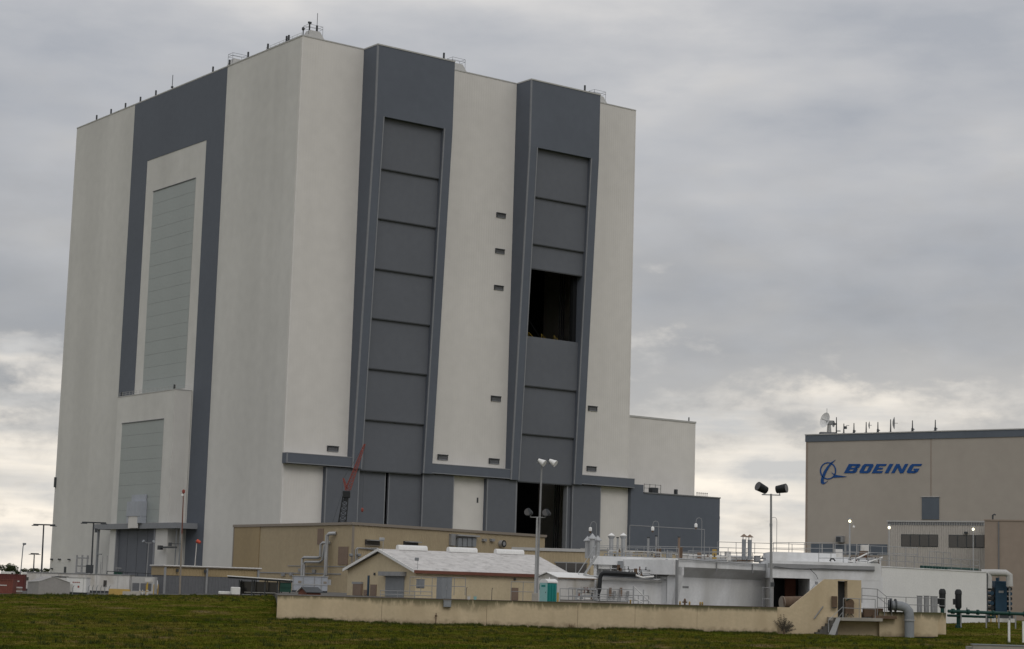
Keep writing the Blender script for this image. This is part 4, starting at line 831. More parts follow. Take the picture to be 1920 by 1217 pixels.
r_, w, h, d = lbox('green_dumpster', 'dark green dumpster behind the waiting shelter', 'dumpster', 522, 1092, 545, 1113, 236, 1.6, 'dumpster_green', 0.1, 0); P('bin', 'dumpster_green', r_, (-w / 2, w / 2, -.8, .8, .12, h - .08)); P('lid', 'black', r_, (-w / 2 - .04, w / 2 + .04, -.85, .85, h - .08, h)); P('rib', 'dumpster_green', r_, (-w / 2 - .04, w / 2 + .04, -.86, -.801, h * .5, h * .56))
for x in (-.5, .5): P('caster', 'black', r_, (x * w * .7, x * w * .7 + .12, -.6, -.45, 0, .12))
# air handler below the ducts
r_, w, h, d = lbox('air_handler', 'large blue-grey air handling unit under the silver ducts', 'air unit', 545, 1082, 612, 1116, 268, 3.2, 'blue_grey', .12, 0)
P('casing', 'blue_grey', r_, (-w / 2, w / 2, -d / 2, d / 2, .25, h), bevel=.04); P('skid', 'steel_dark', r_, (-w / 2, w / 2, -d / 2, d / 2, 0, .25))
for f in (.0, .28, .60, .80): P('strap', 'galv_dull', r_, (-w / 2 + f * w + .05, -w / 2 + f * w + .17, -d / 2 - .06, -d / 2 - .001, .3, h - .05))
P('rail', 'galv', r_, (-w / 2, w / 2, -d / 2 - .08, -d / 2 - .061, h * .48, h * .53))
for f in (.16, .88): P('access_plate', 'tan_trim', r_, (-w / 2 + f * w, -w / 2 + f * w + .45, -d / 2 - .05, -d / 2 - .001, h * .58, h * .72))
P('lid', 'galv', r_, (-w / 2 - .08, w / 2 + .08, -d / 2 - .1, d / 2 + .1, h, h + .08)); P('duct_stub', 'galv', r_, (w / 2 + .001, w / 2 + .5, -.6, .3, h * .5, h * .85))
# little brown hut roof
p = at(580, 1118, 214); p.z = 0; r_ = thing('brown_hut', 'tiny hut with dark gabled roof just above the retaining wall', 'hut', p, E2A); s = S(214); hz = at(580, 1101, 214).z
B().prism([(-.9, 0), (.9, 0), (.9, .25), (0, hz - .08), (-.9, .25)], -.9, .9, 'x').build('walls', 'rust_red', r_)
for sy in (-1, 1): B().hexa([(-1.1, sy * 1.1, .22), (1.1, sy * 1.1, .22), (1.1, sy * 1.1, .30), (-1.1, sy * 1.1, .30)], [(-1.1, 0, hz - .06), (1.1, 0, hz - .06), (1.1, 0, hz + .03), (-1.1, 0, hz + .03)]).build('roof_slope', 'steel_dark' if sy < 0 else 'white_dirty', r_)
# tall yard masts
def tbar(px, pyb, pyt, Y, wl, wr, label, name='bar_lamp_post', mt='steel_dark'):
    p = at(px, pyb, Y); p.z = max(gz(p), -1.3); top = at(px, pyt, Y); r_ = thing(name, label, 'lamp post', p)
    lean = at(px + (pyb - pyt) * .045, pyt, Y).x - p.x
    B().cyl((0, 0, 0), (lean, 0, top.z - p.z), .17, .12, 8).build('pole', mt, r_); s = S(Y)
    B().box(lean - wl * s, lean + wr * s, -.25, .25, top.z - p.z, top.z - p.z + .22).build('lamp_bar', mt, r_)
    for f in (-.85, .85): B().box(lean + (f * (wr if f > 0 else wl)) * s - .5, lean + (f * (wr if f > 0 else wl)) * s + .5, -.35, .35, top.z - p.z - .12, top.z - p.z - .001).build('lamp_head', mt, r_)
    B().lathe([(.32, 0), (.32, .1), (.2, .3)], n=8).build('base', mt, r_); return r_
tbar(77.5, 1085, 985, 330, 19, 21, 'tall dark mast with a wide lamp bar left of the white trailer')
r_ = tbar(171, 1080, 981, 330, 21, 23, 'tall dark mast with wide lamp bar and boxes before the white wall'); s = S(330); P('control_box', 'steel_dark', r_, (-.9, .3, -.4, .0, 2.6, 4.0)); P('control_box', 'steel_dark', r_, (.2, .6, -.3, .1, 9.5, 10.2))
tbar(62.5, 1080, 1039, 420, 6.5, 8, 'small twin-arm lamp post far off before the distant trees', 'twin_arm_lamp_post')
p = at(38, 1080, 420); p.z = 0; tz = at(41, 1021, 420).z; r_ = thing('street_lamp', 'single curved street lamp far off above the distant trees', 'lamp post', p); B().tube([(0, 0, 0), (.2, 0, tz - .4), (.3, 0, tz - .1), (.5, 0, tz)], .12, 6).build('pole', 'grey_paint', r_); B().box(.1, .8, -.2, .2, tz - .05, tz + .35).build('lamp_head', 'grey_paint', r_, .04)
p = at(337, 1112, 250); p.z = gz(p); tz = at(342, 925, 250).z - p.z; lx = at(344, 925, 250).x - p.x; r_ = thing('warning_mast', 'slender brown mast with red lamps on its tip before the dark stripe', 'mast', p); B().cyl((0, 0, 0), (lx * .6, 0, tz * .6), .13, .10, 8).build('pole', 'tan_trim', r_); B().cyl((lx * .6, 0, tz * .6), (lx, 0, tz), .09, .06, 8).build('upper_pole', 'rust_red', r_)
B().lathe([(.08, 0), (.2, .08), (.2, .4), (.06, .5)], (lx, 0, tz), 8).build('warning_lamp', 'red_paint', r_); B().lathe([(.06, 0), (.16, .06), (.16, .3)], (lx - .1, -.2, tz - .4), 8).build('warning_lamp', 'lamp_white', r_); P('floodlight', 'steel_dark', r_, (lx * .4 - 1.7, lx * .4 - 1.3, -.2, .2, tz * .475, tz * .51)); B().cyl((lx * .42 - 1.4, 0, tz * .5), (lx * .42, 0, tz * .5), .05, n=5).build('bracket', 'steel_dark', r_)
p = at(364, 1062, 330); p.z = 0; tz = at(366, 1014, 330).z; r_ = thing('windsock', 'orange windsock on a pale pole beside the dark stripe', 'windsock', p); B().cyl((0, 0, 0), (.25, 0, tz), .12, .07, 6).build('pole', 'white_dirty', r_); B().cyl((.25, -.1, tz), (.9, -.2, tz - .32), .34, .24, 12).build('sock', 'orange_cloth', r_, smooth=True); B().tube([(.25 + .3 * math.cos(a), .3 * math.sin(a) - .1, tz) for a in np.linspace(0, 6.283, 9)], .03, 4).build('hoop', 'galv_dull', r_)
p = at(274, 1082, 330); p.z = 0; tz = at(276, 1018, 330).z; r_ = thing('yard_floodlight', 'pale twin floodlight pole in front of the lower grey door', 'lamp post', p); B().cyl((0, 0, 0), (.15, 0, tz), .1, .07, 6).build('pole', 'galv_dull', r_); B().cyl((-.5, 0, tz), (.8, 0, tz), .05, n=5).build('crossarm', 'galv_dull', r_)
for sx in (-.55, .8): B().cyl((sx, .1, tz + .1), (sx + (.2 if sx > 0 else -.25), -.2, tz + .3), .12, .26, 10).build('lamp', 'grey_paint', r_)
# pipe tower by the wall foot
p = at(155, 1075, 470); p.z = 0; r_ = thing('valve_rack', 'tall galvanized valve rack at the foot of the white wall', 'pipes', p); tz = at(155, 1041, 470).z
for x in (-1.6, -.3, 1.0): B().cyl((x, 0, 0), (x, 0, tz), .22, n=8).build('column', 'galv_dull', r_)
for z in (.35, .6, .9): B().cyl((-1.8, 0, tz * z), (1.3, 0, tz * z), .15, n=6).build('crosspipe', 'galv_dull', r_)
for px, z0, z1 in ((188, 1054, 1075), (196, 1042, 1075)):
    p = at(px, 1078, 440); p.z = 0; r_ = thing('goal_pipe', 'thin pale pipe frame standing by the canopy post' if px > 190 else 'thin pale vent pipe standing by the canopy post', 'pipe', p); tz = at(px, z0, 440).z; B().tube([(-.6, 0, 0), (-.6, 0, tz), (.4, 0, tz), (.4, 0, 0)] if px > 190 else [(0, 0, 0), (0, 0, tz)], .08, 5).build('pipe_run', 'galv_dull', r_); P('foot', 'concrete', r_, (-.8, .6, -.2, .2, 0, .06))
# far trees on the left horizon
def tree(px, pyt, Y, wpx, label, seed):
    rg = np.random.default_rng(seed); p = at(px, 1080, Y); p.z = 0; ht = at(px, pyt, Y).z; w = wpx * S(Y); r_ = thing('broadleaf_tree', label, 'tree', p, 0, 'trees on the far horizon')
    tb = B().cyl((0, 0, 0), (0, 0, ht * .5), w * .035, w * .02, 6)
    for k in range(4): a = k * 1.6 + seed; tb.cyl((0, 0, ht * .35), (w * .3 * math.cos(a), w * .2 * math.sin(a), ht * .7), w * .016, w * .008, 5)
    tb.build('trunk', 'trunk', r_); V = []; Fc = []
    cl_ = [(rg.uniform(-.36, .36) * w, rg.uniform(-.25, .25) * w, ht * rg.uniform(.45, .85), w * rg.uniform(.10, .2)) for _ in range(16)]
    for cx, cy_, cz_, rr in cl_:
        for _ in range(90):
            v = rg.normal(size=3); v /= np.linalg.norm(v); c = np.array((cx, cy_, cz_)) + v * rr * rg.uniform(.6, 1.0) * np.array((1, 1, .7)); c[2] = min(max(c[2], ht * .12), ht)
            a, b_ = rg.normal(size=3), rg.normal(size=3); a /= np.linalg.norm(a); b_ /= np.linalg.norm(b_); sz = w * .035
            k = len(V); V += [tuple(c - a * sz), tuple(c + a * sz), tuple(c + b_ * sz * 1.2)]; Fc.append((k, k + 1, k + 2))
    me = bpy.data.meshes.new('crown'); me.from_pydata(V, [], Fc); me.materials.append(MAT['leaf']); o = bpy.data.objects.new('crown', me); COL.objects.link(o); o.parent = r_
for i, (px, pyt, Y, w, lab) in enumerate(((14, 1057, 900, 46, 'rounded dark tree, the largest on the far horizon'), (-20, 1061, 900, 40, 'dark tree at the edge of the far horizon'), (47, 1064, 1000, 22, 'low dark tree behind the small twin-arm lamp post'), (66, 1063, 1000, 24, 'dark tree on the horizon between two lamp posts'), (85, 1064, 980, 22, 'dark tree on the horizon touching the white wall'), (31, 1069, 1000, 18, 'low dark tree next to the largest far tree'))): tree(px, pyt, Y, w, lab, i)
for i, (px, lab) in enumerate(((16, 'far white van parked before the largest tree'), (56, 'far white van parked before the low trees'))):
    p = at(px, 1078, 700); p.z = 0; r_ = thing('parked_van', lab, 'van', p, 0); P('body', 'white_clean', r_, (-2.6, 2.0, -1, 1, .45, 2.4), bevel=.15); P('bonnet', 'white_clean', r_, (2.0, 2.9, -1, 1, .45, 1.3), bevel=.1); P('windscreen', 'dark_glass', r_, (1.2, 1.9, -1.02, -1.001, 1.4, 2.1))
    for x in (-1.6, 1.9): B().cyl((x, -1.05, .38), (x, 1.05, .38), .38, n=12).build('wheel', 'black', r_)
# ================================================================== HANGAR WITH BLUE LETTERING
HP = at(1512, 815, 330); HA = math.radians(-37); zH = HP.z
hg = thing('beige_hangar', 'beige hangar with dark roof band and blue lettering on its wall', 'building', (HP.x, HP.y, 0)); LH = 75
wbox(hg, HP, HA, 0, LH, -60, 0, 0, zH - 1.25, 'wall', 'hangar_beige'); wbox(hg, HP, HA, -.15, LH + .1, -60.1, .15, zH - 1.25, zH - .12, 'roof_band', 'hangar_band'); wbox(hg, HP, HA, -.2, LH + .1, -60.2, .25, zH - .12, zH + .05, 'coping', 'coping')
u = onpl(1745, 870, HP, HA)[0]; wbox(hg, HP, HA, u, u + .12, .001, .05, onpl(1745, 930, HP, HA)[1], zH - 1.26, 'joint_cover', 'hangar_brown')
wbox(hg, HP, HA, -.05, .3, .001, .06, 0, zH - 1.26, 'corner_trim', 'hangar_brown')
fb(hg, HP, HA, 1729, 932, 1761, 974, .001, .12, 'dark_door', 'hangar_band'); fb(hg, HP, HA, 1727.5, 931, 1762.5, 932.2, .001, .2, 'door_head', 'coping')
fb(hg, HP, HA, 1571, 1005, 1584, 1017, .001, .8, 'wall_unit', 'galv_dull'); fb(hg, HP, HA, 1572, 1007, 1580, 1016, .801, .85, 'grille', 'steel_dark')
fb(hg, HP, HA, 1521, 1020, 1664, 1040, .001, .06, 'low_opening', 'hangar_band')
for px in (1541, 1562, 1584, 1606, 1628): fb(hg, HP, HA, px, 1020, px + 2, 1040, .061, .12, 'mullion', 'coping')
# lettering: six raised letters and the ring emblem
def zl(zx, zy): return (1460 + zx / 3.8022, 740 + zy / 3.8022)
def lp(zx, zy, d): q = fpt(hg, *zl(zx, zy), HP, HA, 0); s_ = outward(HP, HA); return Vector((q.x - math.sin(HA) * s_ * d, q.y + math.cos(HA) * s_ * d, q.z))
def glyph(polys, name):
    b = B()
    for pts in polys:
        n = len(pts); b.add([lp(x, y, .01) for x, y in pts] + [lp(x, y, .09) for x, y in pts], [tuple(range(n)), tuple(range(2 * n - 1, n - 1, -1))] + [(i, i + n, (i + 1) % n + n, (i + 1) % n) for i in range(n)])
    return b.build(name, 'logo_blue', hg)
TOP, BOT, SH = 494, 560, 36
def letter(x0, w, polys): return glyph([[(x0 + px * w + (1 - py) * 0 + py * SH, BOT + (TOP - BOT) * py) for px, py in p] for p in polys], 'letter')
def bx_(a, b_, c, d): return [(a, c), (b_, c), (b_, d), (a, d)]
letter(466, 84, [bx_(0, .34, 0, 1), bx_(.34, .86, 0, .24), bx_(.34, .86, .41, .60), bx_(.34, .9, .77, 1), [(.66, .24), (.86, 0), (1, .12), (.98, .45), (.86, .5), (.66, .41)], [(.68, .60), (.86, .5), (1.02, .6), (1.04, .88), (.9, 1), (.68, .77)]])
letter(570, 78, [[(0, .18), (.15, 0), (.36, 0), (.36, 1), (.12, 1), (0, .82)], bx_(.36, .64, 0, .24), bx_(.36, .64, .76, 1), [(.64, 0), (.88, 0), (1, .18), (1, .82), (.86, 1), (.64, 1)]])
letter(664, 72, [bx_(0, .36, 0, 1), bx_(.36, 1, 0, .24), bx_(.36, .84, .40, .60), bx_(.36, 1, .77, 1)])
letter(756, 27, [bx_(0, 1, 0, 1)])
letter(803, 86, [bx_(0, .27, 0, 1), [(.27, 1), (.27, .62), (.73, 0), (.73, .38)], bx_(.73, 1, 0, 1)])
letter(908, 80, [[(0, .18), (.15, 0), (.36, 0), (.36, 1), (.12, 1), (0, .82)], bx_(.36, .80, 0, .24), bx_(.36, 1, .77, 1), [(.64, .24), (.80, 0), (.98, .15), (.98, .50), (.64, .50)], bx_(.5, .64, .34, .50)])
ring = []
cx, cy2 = 353, 543
for i in range(28):
    a0, a1 = 2 * math.pi * i / 28, 2 * math.pi * (i + 1) / 28
    ring.append([(cx + 58 * math.cos(a0), cy2 + 62 * math.sin(a0)), (cx + 58 * math.cos(a1), cy2 + 62 * math.sin(a1)), (cx + 50 * math.cos(a1), cy2 + 54 * math.sin(a1)), (cx + 50 * math.cos(a0), cy2 + 54 * math.sin(a0))])
glyph(ring, 'emblem_ring')
sw_o = [(408, 464), (385, 487), (362, 517), (342, 552), (328, 585), (322, 610), (322, 624), (332, 626), (352, 614)]
sw_i = [(352, 614), (333, 634), (316, 639), (303, 632), (301, 612), (308, 582), (324, 546), (348, 510), (376, 481)]
glyph([sw_o + sw_i[1:]], 'emblem_swoosh')
glyph([[(377, 554), (408, 572), (488, 584), (470, 588), (388, 592), (397, 578)]], 'emblem_dart')
# aerials on the hangar roof
def roofpt(px, back=1.5): u = onpl(px, 812, HP, HA)[0]; s_ = outward(HP, HA); return Vector((HP.x + math.cos(HA) * u + math.sin(HA) * s_ * back, HP.y + math.sin(HA) * u - math.cos(HA) * s_ * back, zH + .05))
def dish(root, c, ax, r, mt='galv'):
    ax = Vector(ax).normalized(); a = ax.orthogonal().normalized(); b_ = ax.cross(a); V = [c - ax * r * .3]; Fs = []; n = 18
    for k, f in ((1, .4), (2, .75), (3, 1.0)): V += [c + ax * (r * .3 * (f * f - 1)) + (a * math.cos(t_) + b_ * math.sin(t_)) * r * f for t_ in np.linspace(0, 2 * math.pi, n, endpoint=False)]
    Fs += [(0, 1 + i, 1 + (i + 1) % n) for i in range(n)]
    for k in range(2): Fs += [(1 + k * n + i, 1 + (k + 1) * n + i, 1 + (k + 1) * n + (i + 1) % n, 1 + k * n + (i + 1) % n) for i in range(n)]
    o = B().add(V, Fs).build('dish', mt, root, smooth=True); B().cyl(c - ax * r * .25, c + ax * r * .55, .04, n=5).build('feed_horn', 'steel_dark', root); return o
p = roofpt(1540, 2.2); r_ = thing('big_dish_aerial', 'largest white dish aerial on a low plinth at the hangar roof corner', 'aerial', p); P('plinth', 'louver', r_, (-1.3, 1.5, -.8, .8, 0, .45)); B().cyl((.3, 0, .45), (.3, 0, 2.0), .42, .3, 10).build('pedestal', 'coping', r_); dish(r_, Vector((-.5, -.2, 2.55)), (-.85, -.45, .22), 1.35, 'lamp_white'); P('drive', 'galv_dull', r_, (-.2, 1.15, -.4, .4, 1.75, 2.5), bevel=.08); B().cyl((-.1, 0, 3.5), (-.1, 0, 4.6), .04, n=4).build('lightning_rod', 'steel_dark', r_)
for px, pyt, kind, lab in ((1560, 782, 'panel', 'roof aerial mast with small dish arms next to the largest dish'), (1574, 794, 'box', 'short roof mast with little boxes on it'), (1593, 793, 'rod', 'thin roof rod between the boxed mast and a small dish'), (1616, 791, 'dish', 'roof mast carrying the smaller right-facing dish'), (1638, 791, 'rod', 'thin roof rod between two right-facing dishes'), (1662, 786, 'dishb', 'roof mast carrying the larger right-facing dish'), (1703, 788, 'rod', 'thin roof rod right after the larger right-facing dish'), (1746, 787, 'rod', 'last thin roof rod above the wall joint')):
    p = roofpt(px, 1.6); ht = at(px, pyt, p.y).z - p.z; r_ = thing('roof_aerial', lab, 'aerial', p, 0, 'aerials along the hangar roof')
    B().cyl((0, 0, 0), (0, 0, ht), .13, .07, 6).build('mast', 'steel_dark', r_); P('foot', 'steel_dark', r_, (-.3, .3, -.3, .3, 0, .18))
    if kind == 'panel': dish(r_, Vector((-.5, 0, ht * .6)), (-1, -.3, 0), .55); P('bracket', 'steel_dark', r_, (-.5, .1, -.05, .05, ht * .55, ht * .65)); P('arm', 'galv', r_, (.15, .7, -.1, .1, .5, .7))
    if kind == 'box': P('box', 'steel_dark', r_, (.0, .5, -.2, .2, ht * .5, ht * .75)); P('arm', 'galv', r_, (.4, .9, -.05, .05, ht * .8, ht * .86))
    if kind == 'dish': dish(r_, Vector((.55, -.1, ht * .72)), (1, -.25, 0), .68, 'galv_dull')
    if kind == 'dishb': dish(r_, Vector((.6, -.1, ht * .72)), (1, -.3, 0), 1.05, 'galv_dull')
    if kind == 'rod': P('sleeve', 'steel_dark', r_, (-.16, .16, -.16, .16, .2, ht * .35)); P('clip', 'galv_dull', r_, (.1, .35, -.06, .06, .4, .6))
# ribbed office annex and brown block
AP = at(1665, 977, 292); AA = math.radians(-32); zA = AP.z; ua = onpl(1846, 1000, AP, AA)[0]
an = thing('ribbed_annex', 'grey ribbed office annex with two bands of dark windows', 'building', (AP.x, AP.y, 0))
wbox(an, AP, AA, 0, ua, -8, 0, 0, zA - .55, 'wall', 'ribbed_grey'); wbox(an, AP, AA, -.15, ua, -8.1, .15, zA - .12, zA + .1, 'coping', 'coping')
for k in range(40): u = k * ua / 40; wbox(an, AP, AA, u + .02, u + ua / 40 - .16, .001, .10, zA - .55, zA - .121, 'parapet_rib', 'louver')
wbox(an, AP, AA, -.05, ua, -8, -.001, zA - .55, zA - .121, 'parapet', 'coping')
for px0, px1, py0, py1, n in ((1690, 1759, 1002, 1025, 4), (1779, 1846, 1003, 1027, 4)):
    wf_ = fb(an, AP, AA, px0, py0, px1, py1, .001, .06, 'window_frame', 'steel_dark'); wpx = (px1 - px0) / n
    for k in range(n): fb(an, AP, AA, px0 + k * wpx + .9, py0 + 1, px0 + (k + 1) * wpx - .9, py1 - 1, .061, .08, 'window_pane', 'dark_glass', 0, wf_)
fb(an, AP, AA, 1809, 997, 1815, 1001, .001, .4, 'wall_lamp', 'steel_dark')
BP = at(1846, 975, 276); BA = math.radians(-20); zB = BP.z
bk = thing('brown_block', 'plain brown windowless block adjoining the ribbed annex', 'building', (BP.x, BP.y, 0)); wbox(bk, BP, BA, 0, 30, -14, 0, -1.2, zB - .1, 'wall', 'hangar_brown'); wbox(bk, BP, BA, -.08, 30.1, -14.1, .1, zB - .1, zB + .1, 'coping', 'hangar_brown')
fb(bk, BP, BA, 1872, 978, 1874, 1150, .001, .15, 'downpipe', 'louver'); q = fpt(bk, 1861, 974, BP, BA, -.3); B().tube([q, q + Vector((0, 0, .6)), q + Vector((.25, 0, .75)), q + Vector((.4, 0, .65))], .12, 6).build('roof_vent', 'steel_dark', bk)

# ================================================================== WHITE CONCRETE COMPLEX
WANG = math.radians(40)
hb = thing('white_blockhouse', 'white concrete blockhouse with thick roof slab over a sloping soffit', 'building', (0, 0, 0)); HB = at(1256, 1110, 200); hb.location = (HB.x, HB.y, 0); hb.rotation_euler = (0, 0, WANG)
ub = onpl(1449, 1110, HB, WANG)[0]; zl0 = onpl(1350, 1085, HB, WANG)[1]; z1, z2 = onpl(1350, 1065, HB, WANG)[1] - .1, onpl(1350, 1052, HB, WANG)[1] - .12
P('wall', 'white_paint', hb, (0, ub, 0, 7, 0, zl0)); B().prism([(0, zl0), (-1.5, z1), (-1.5, z2), (7, z2), (7, zl0)], .5, ub - .3, 'x').build('roof_slab', 'white_paint', hb)
P('cheek', 'white_paint', hb, (-1.0, .499, -1.49, 6.9, zl0 + .2, z2 - .01)); B().prism([(0, zl0), (-1.49, z1), (-1.49, zl0 + .2), (-.6, 0), (0, 0)], -.4, .45, 'x').build('buttress', 'white_paint', hb)
B().hexa([(ub - 1.6, -.02, zl0), (ub - .29, -.02, zl0), (ub - .29, -1.48, z1), (ub - .9, -1.48, z1)], [(ub - 1.6, .0, zl0 + .02), (ub - .29, .0, zl0 + .02), (ub - .29, -1.46, z1 + .3), (ub - .9, -1.46, z1 + .3)]).build('cheek', 'white_paint', hb)
u0, zs = onpl(1280, 1101, HB, WANG); 
for k in range(6): P('stencil_mark', 'steel_dark', hb, (u0 + k * .15, u0 + k * .15 + .10, -.01, -.001, zs - .1, zs + .12))
for f in (.33, .68): P('pipe_hanger', 'galv_dull', hb, (ub * f, ub * f + .1, -1.62, -1.51, z1 - .35, z2 - .1))
B().tube([(-.6, -1.75, z2 + .12), (ub * .3, -1.7, z2 + .02), (ub * .6, -1.75, z2 - .06), (ub, -1.7, z2 - .02)], .07, 6).build('roof_pipe', 'galv', hb)
P('downpipe', 'galv_dull', hb, (-.75, -.55, -1.75, -1.52, .0, z2)); P('plinth_stain', 'concrete', hb, (0, ub, -.03, -.001, 0, .12))
# left pump house
ph = thing('white_pump_house', 'white pump house with thick slab roof, pipes and stair beside the blockhouse', 'building', at(1120, 1128, 203)); ph.location.z = 0
def fr(px, py, Y, dy=0): q = at(px, py, Y); return Vector((q.x - ph.location.x, Y - ph.location.y + dy, max(q.z, 0)))
def pbox(px0, py0, px1, py1, Y, dep, n, m, bottom=None): a = fr(px0, py1, Y); c = fr(px1, py0, Y); return P(n, m, ph, (a.x, c.x, a.y, a.y + dep, a.z if bottom is None else bottom, c.z))
pbox(1112, 1047, 1272, 1058, 204, 8, 'roof_slab', 'white_paint'); pbox(1118, 1059, 1255, 1100, 209, .4, 'back_wall', 'white_paint', 0)
pbox(1125, 1087, 1256, 1132, 201, 3.0, 'front_block', 'white_paint', 0); pbox(1124, 1085, 1258, 1087.5, 200.8, 3.4, 'ledge', 'white_clean')
for px in (1113, 1160, 1205, 1246): pbox(px, 1058, px + 6, 1087, 204.5, .5, 'column', 'white_paint', 0)
pbox(1122, 1055, 1148, 1066, 204.4, .4, 'white_panel', 'white_clean'); pbox(1072, 1084, 1124, 1128, 205, 2, 'side_block', 'white_dirty', 0)
def ptube(pts, r, n, m, Y=200.4): return B().tube([fr(x, y, Y) for x, y in pts], r, 8).build(n, m, ph, smooth=True)
ptube([(1192, 1077), (1160, 1075), (1132, 1074), (1127, 1077), (1125, 1085), (1124, 1105), (1120, 1118)], .22, 'pipe', 'black', 199.8); ptube([(1130, 1079), (1230, 1084)], .12, 'pipe', 'steel_dark'); ptube([(1190, 1078), (1205, 1083), (1226, 1081)], .1, 'pipe', 'white_clean', 199.9)
for px in (1221, 1227): ptube([(px, 1050), (px, 1066), (px - 3, 1078)], .08, 'pipe', 'white_clean', 203.6)
ptube([(1096, 1079), (1256, 1088)], .06, 'rail_pipe', 'galv', 200.2); ptube([(1250, 1048), (1252, 1090), (1252, 1128)], .13, 'downpipe', 'galv', 200.0)
for px, py in ((1192, 1071), (1160, 1064), (1163, 1070)): pbox(px - 3, py - 5, px + 3, py + 5, 200.3, .4, 'valve', 'rust')
for k, px in enumerate((1142, 1150, 1162, 1175)): pbox(px, 1102 + k % 2 * 6, px + 5, 1118, 200.4, .4, 'wall_box', 'galv_dull' if k % 2 else 'brown_metal')
pbox(1158, 1052, 1168, 1072, 203.8, .3, 'panel_box', 'grey_paint')
stt = thing('roof_stair', 'steep grey steel stair climbing to the pump house roof', 'stair', (at(1085, 1085, 202).x, 202, 0)); q1 = at(1118, 1040, 202); dx = q1.x - stt.location.x
for y in (0, .8): B().hexa([(0, y, 2.2), (.25, y, 2.2), (.25, y + .06, 2.2), (0, y + .06, 2.2)], [(dx, y, q1.z), (dx + .25, y, q1.z), (dx + .25, y + .06, q1.z), (dx, y + .06, q1.z)]).build('stringer', 'galv', stt); B().cyl((0, y, 3.2), (dx, y, q1.z + 1.0), .035, n=5).build('handrail', 'galv', stt); B().cyl((0, y, 2.2), (0, y, 3.2), .035, n=5).build('newel', 'galv', stt)
for k in range(12): f = (k + .5) / 12; B().box(dx * f, dx * f + .25, .06, .8, 2.2 + (q1.z - 2.2) * f, 2.24 + (q1.z - 2.2) * f).build('tread', 'galv_dull', stt)
P('leg', 'galv_dull', stt, (.05, .15, .3, .5, 0, 2.2))
# rails on and in front of the complex
def rz(pts): return [at(x, y, Y) for x, y, Y in pts]
railing('grey roof railing above the pump house and blockhouse', rz([(1112, 1047, 204.3), (1272, 1049, 204.3)]), 1.15, 1.5); railing('second grey roof railing set back behind the stacks', rz([(1115, 1043, 211), (1330, 1046, 211), (1400, 1048, 211)]), 1.15, 1.8)
railing('grey roof railing over the sloping soffit', rz([(1290, 1052, 208), (1440, 1056, 215)]), 1.1, 2.2)
railing('low grey railing in front of the pump house wall', [(at(1066, 1120, 193).x, 193, 0), (at(1187, 1122, 193).x, 193, 0)], 1.55, 1.3); railing('lower grey railing behind the stone kerb by the pump house', [(at(1120, 1120, 196).x, 196, 0), (at(1216, 1122, 196).x, 196, 0)], 1.0, 1.1)
r_ = thing('small_steel_steps', 'small white steel steps with sloping handrails against the white wall', 'stair', (at(1188, 1125, 195).x, 195, 0))
for y in (0, .7): B().cyl((0, y, 1.9), (1.9, y, .2), .04, n=5).build('handrail', 'white_clean', r_); B().cyl((0, y, 0), (0, y, 1.95), .05, n=5).build('newel', 'galv', r_); B().cyl((1.0, y, 0), (1.0, y, 1.6), .04, n=5).build('newel', 'galv', r_); B().hexa([(0, y, .75), (.2, y, .75), (.2, y + .05, .75), (0, y + .05, .75)], [(1.4, y, 0.02), (1.6, y, .02), (1.6, y + .05, .02), (1.4, y + .05, .02)]).build('stringer', 'white_clean', r_)
for k in range(4): P('tread', 'galv_dull', r_, (k * .36, k * .36 + .28, .05, .7, .62 - k * .17, .66 - k * .17))
# hydrant and yellow posts by the blockhouse
r_ = thing('fire_hydrant', 'small rusty red hydrant in front of the white blockhouse', 'hydrant', (at(1284, 1128, 194).x, 194, 0)); B().lathe([(.16, 0), (.16, .06), (.1, .1), (.1, .55), (.14, .6), (.1, .75), (.03, .85)], n=10).build('barrel', 'rust', r_); B().cyl((-.25, 0, .48), (.25, 0, .48), .07, n=8).build('outlets', 'rust', r_)
for px, lab in ((1275, 'yellow guard post left of the red hydrant'), (1293, 'yellow guard post right of the red hydrant'), (1313, 'yellow guard post, first of the far pair'), (1317, 'yellow guard post, second of the far pair'), (1182, 'yellow guard post beside the small steel steps')):
    r_ = thing('guard_post', lab, 'post', (at(px, 1128, 193.5).x, 193.5, 0), 0, 'yellow guard posts'); B().lathe([(.09, 0), (.09, .5), (.05, .56)], n=8).build('shaft', 'mustard', r_); B().lathe([(.095, .3), (.095, .36)], n=8).build('band', 'steel_dark', r_)
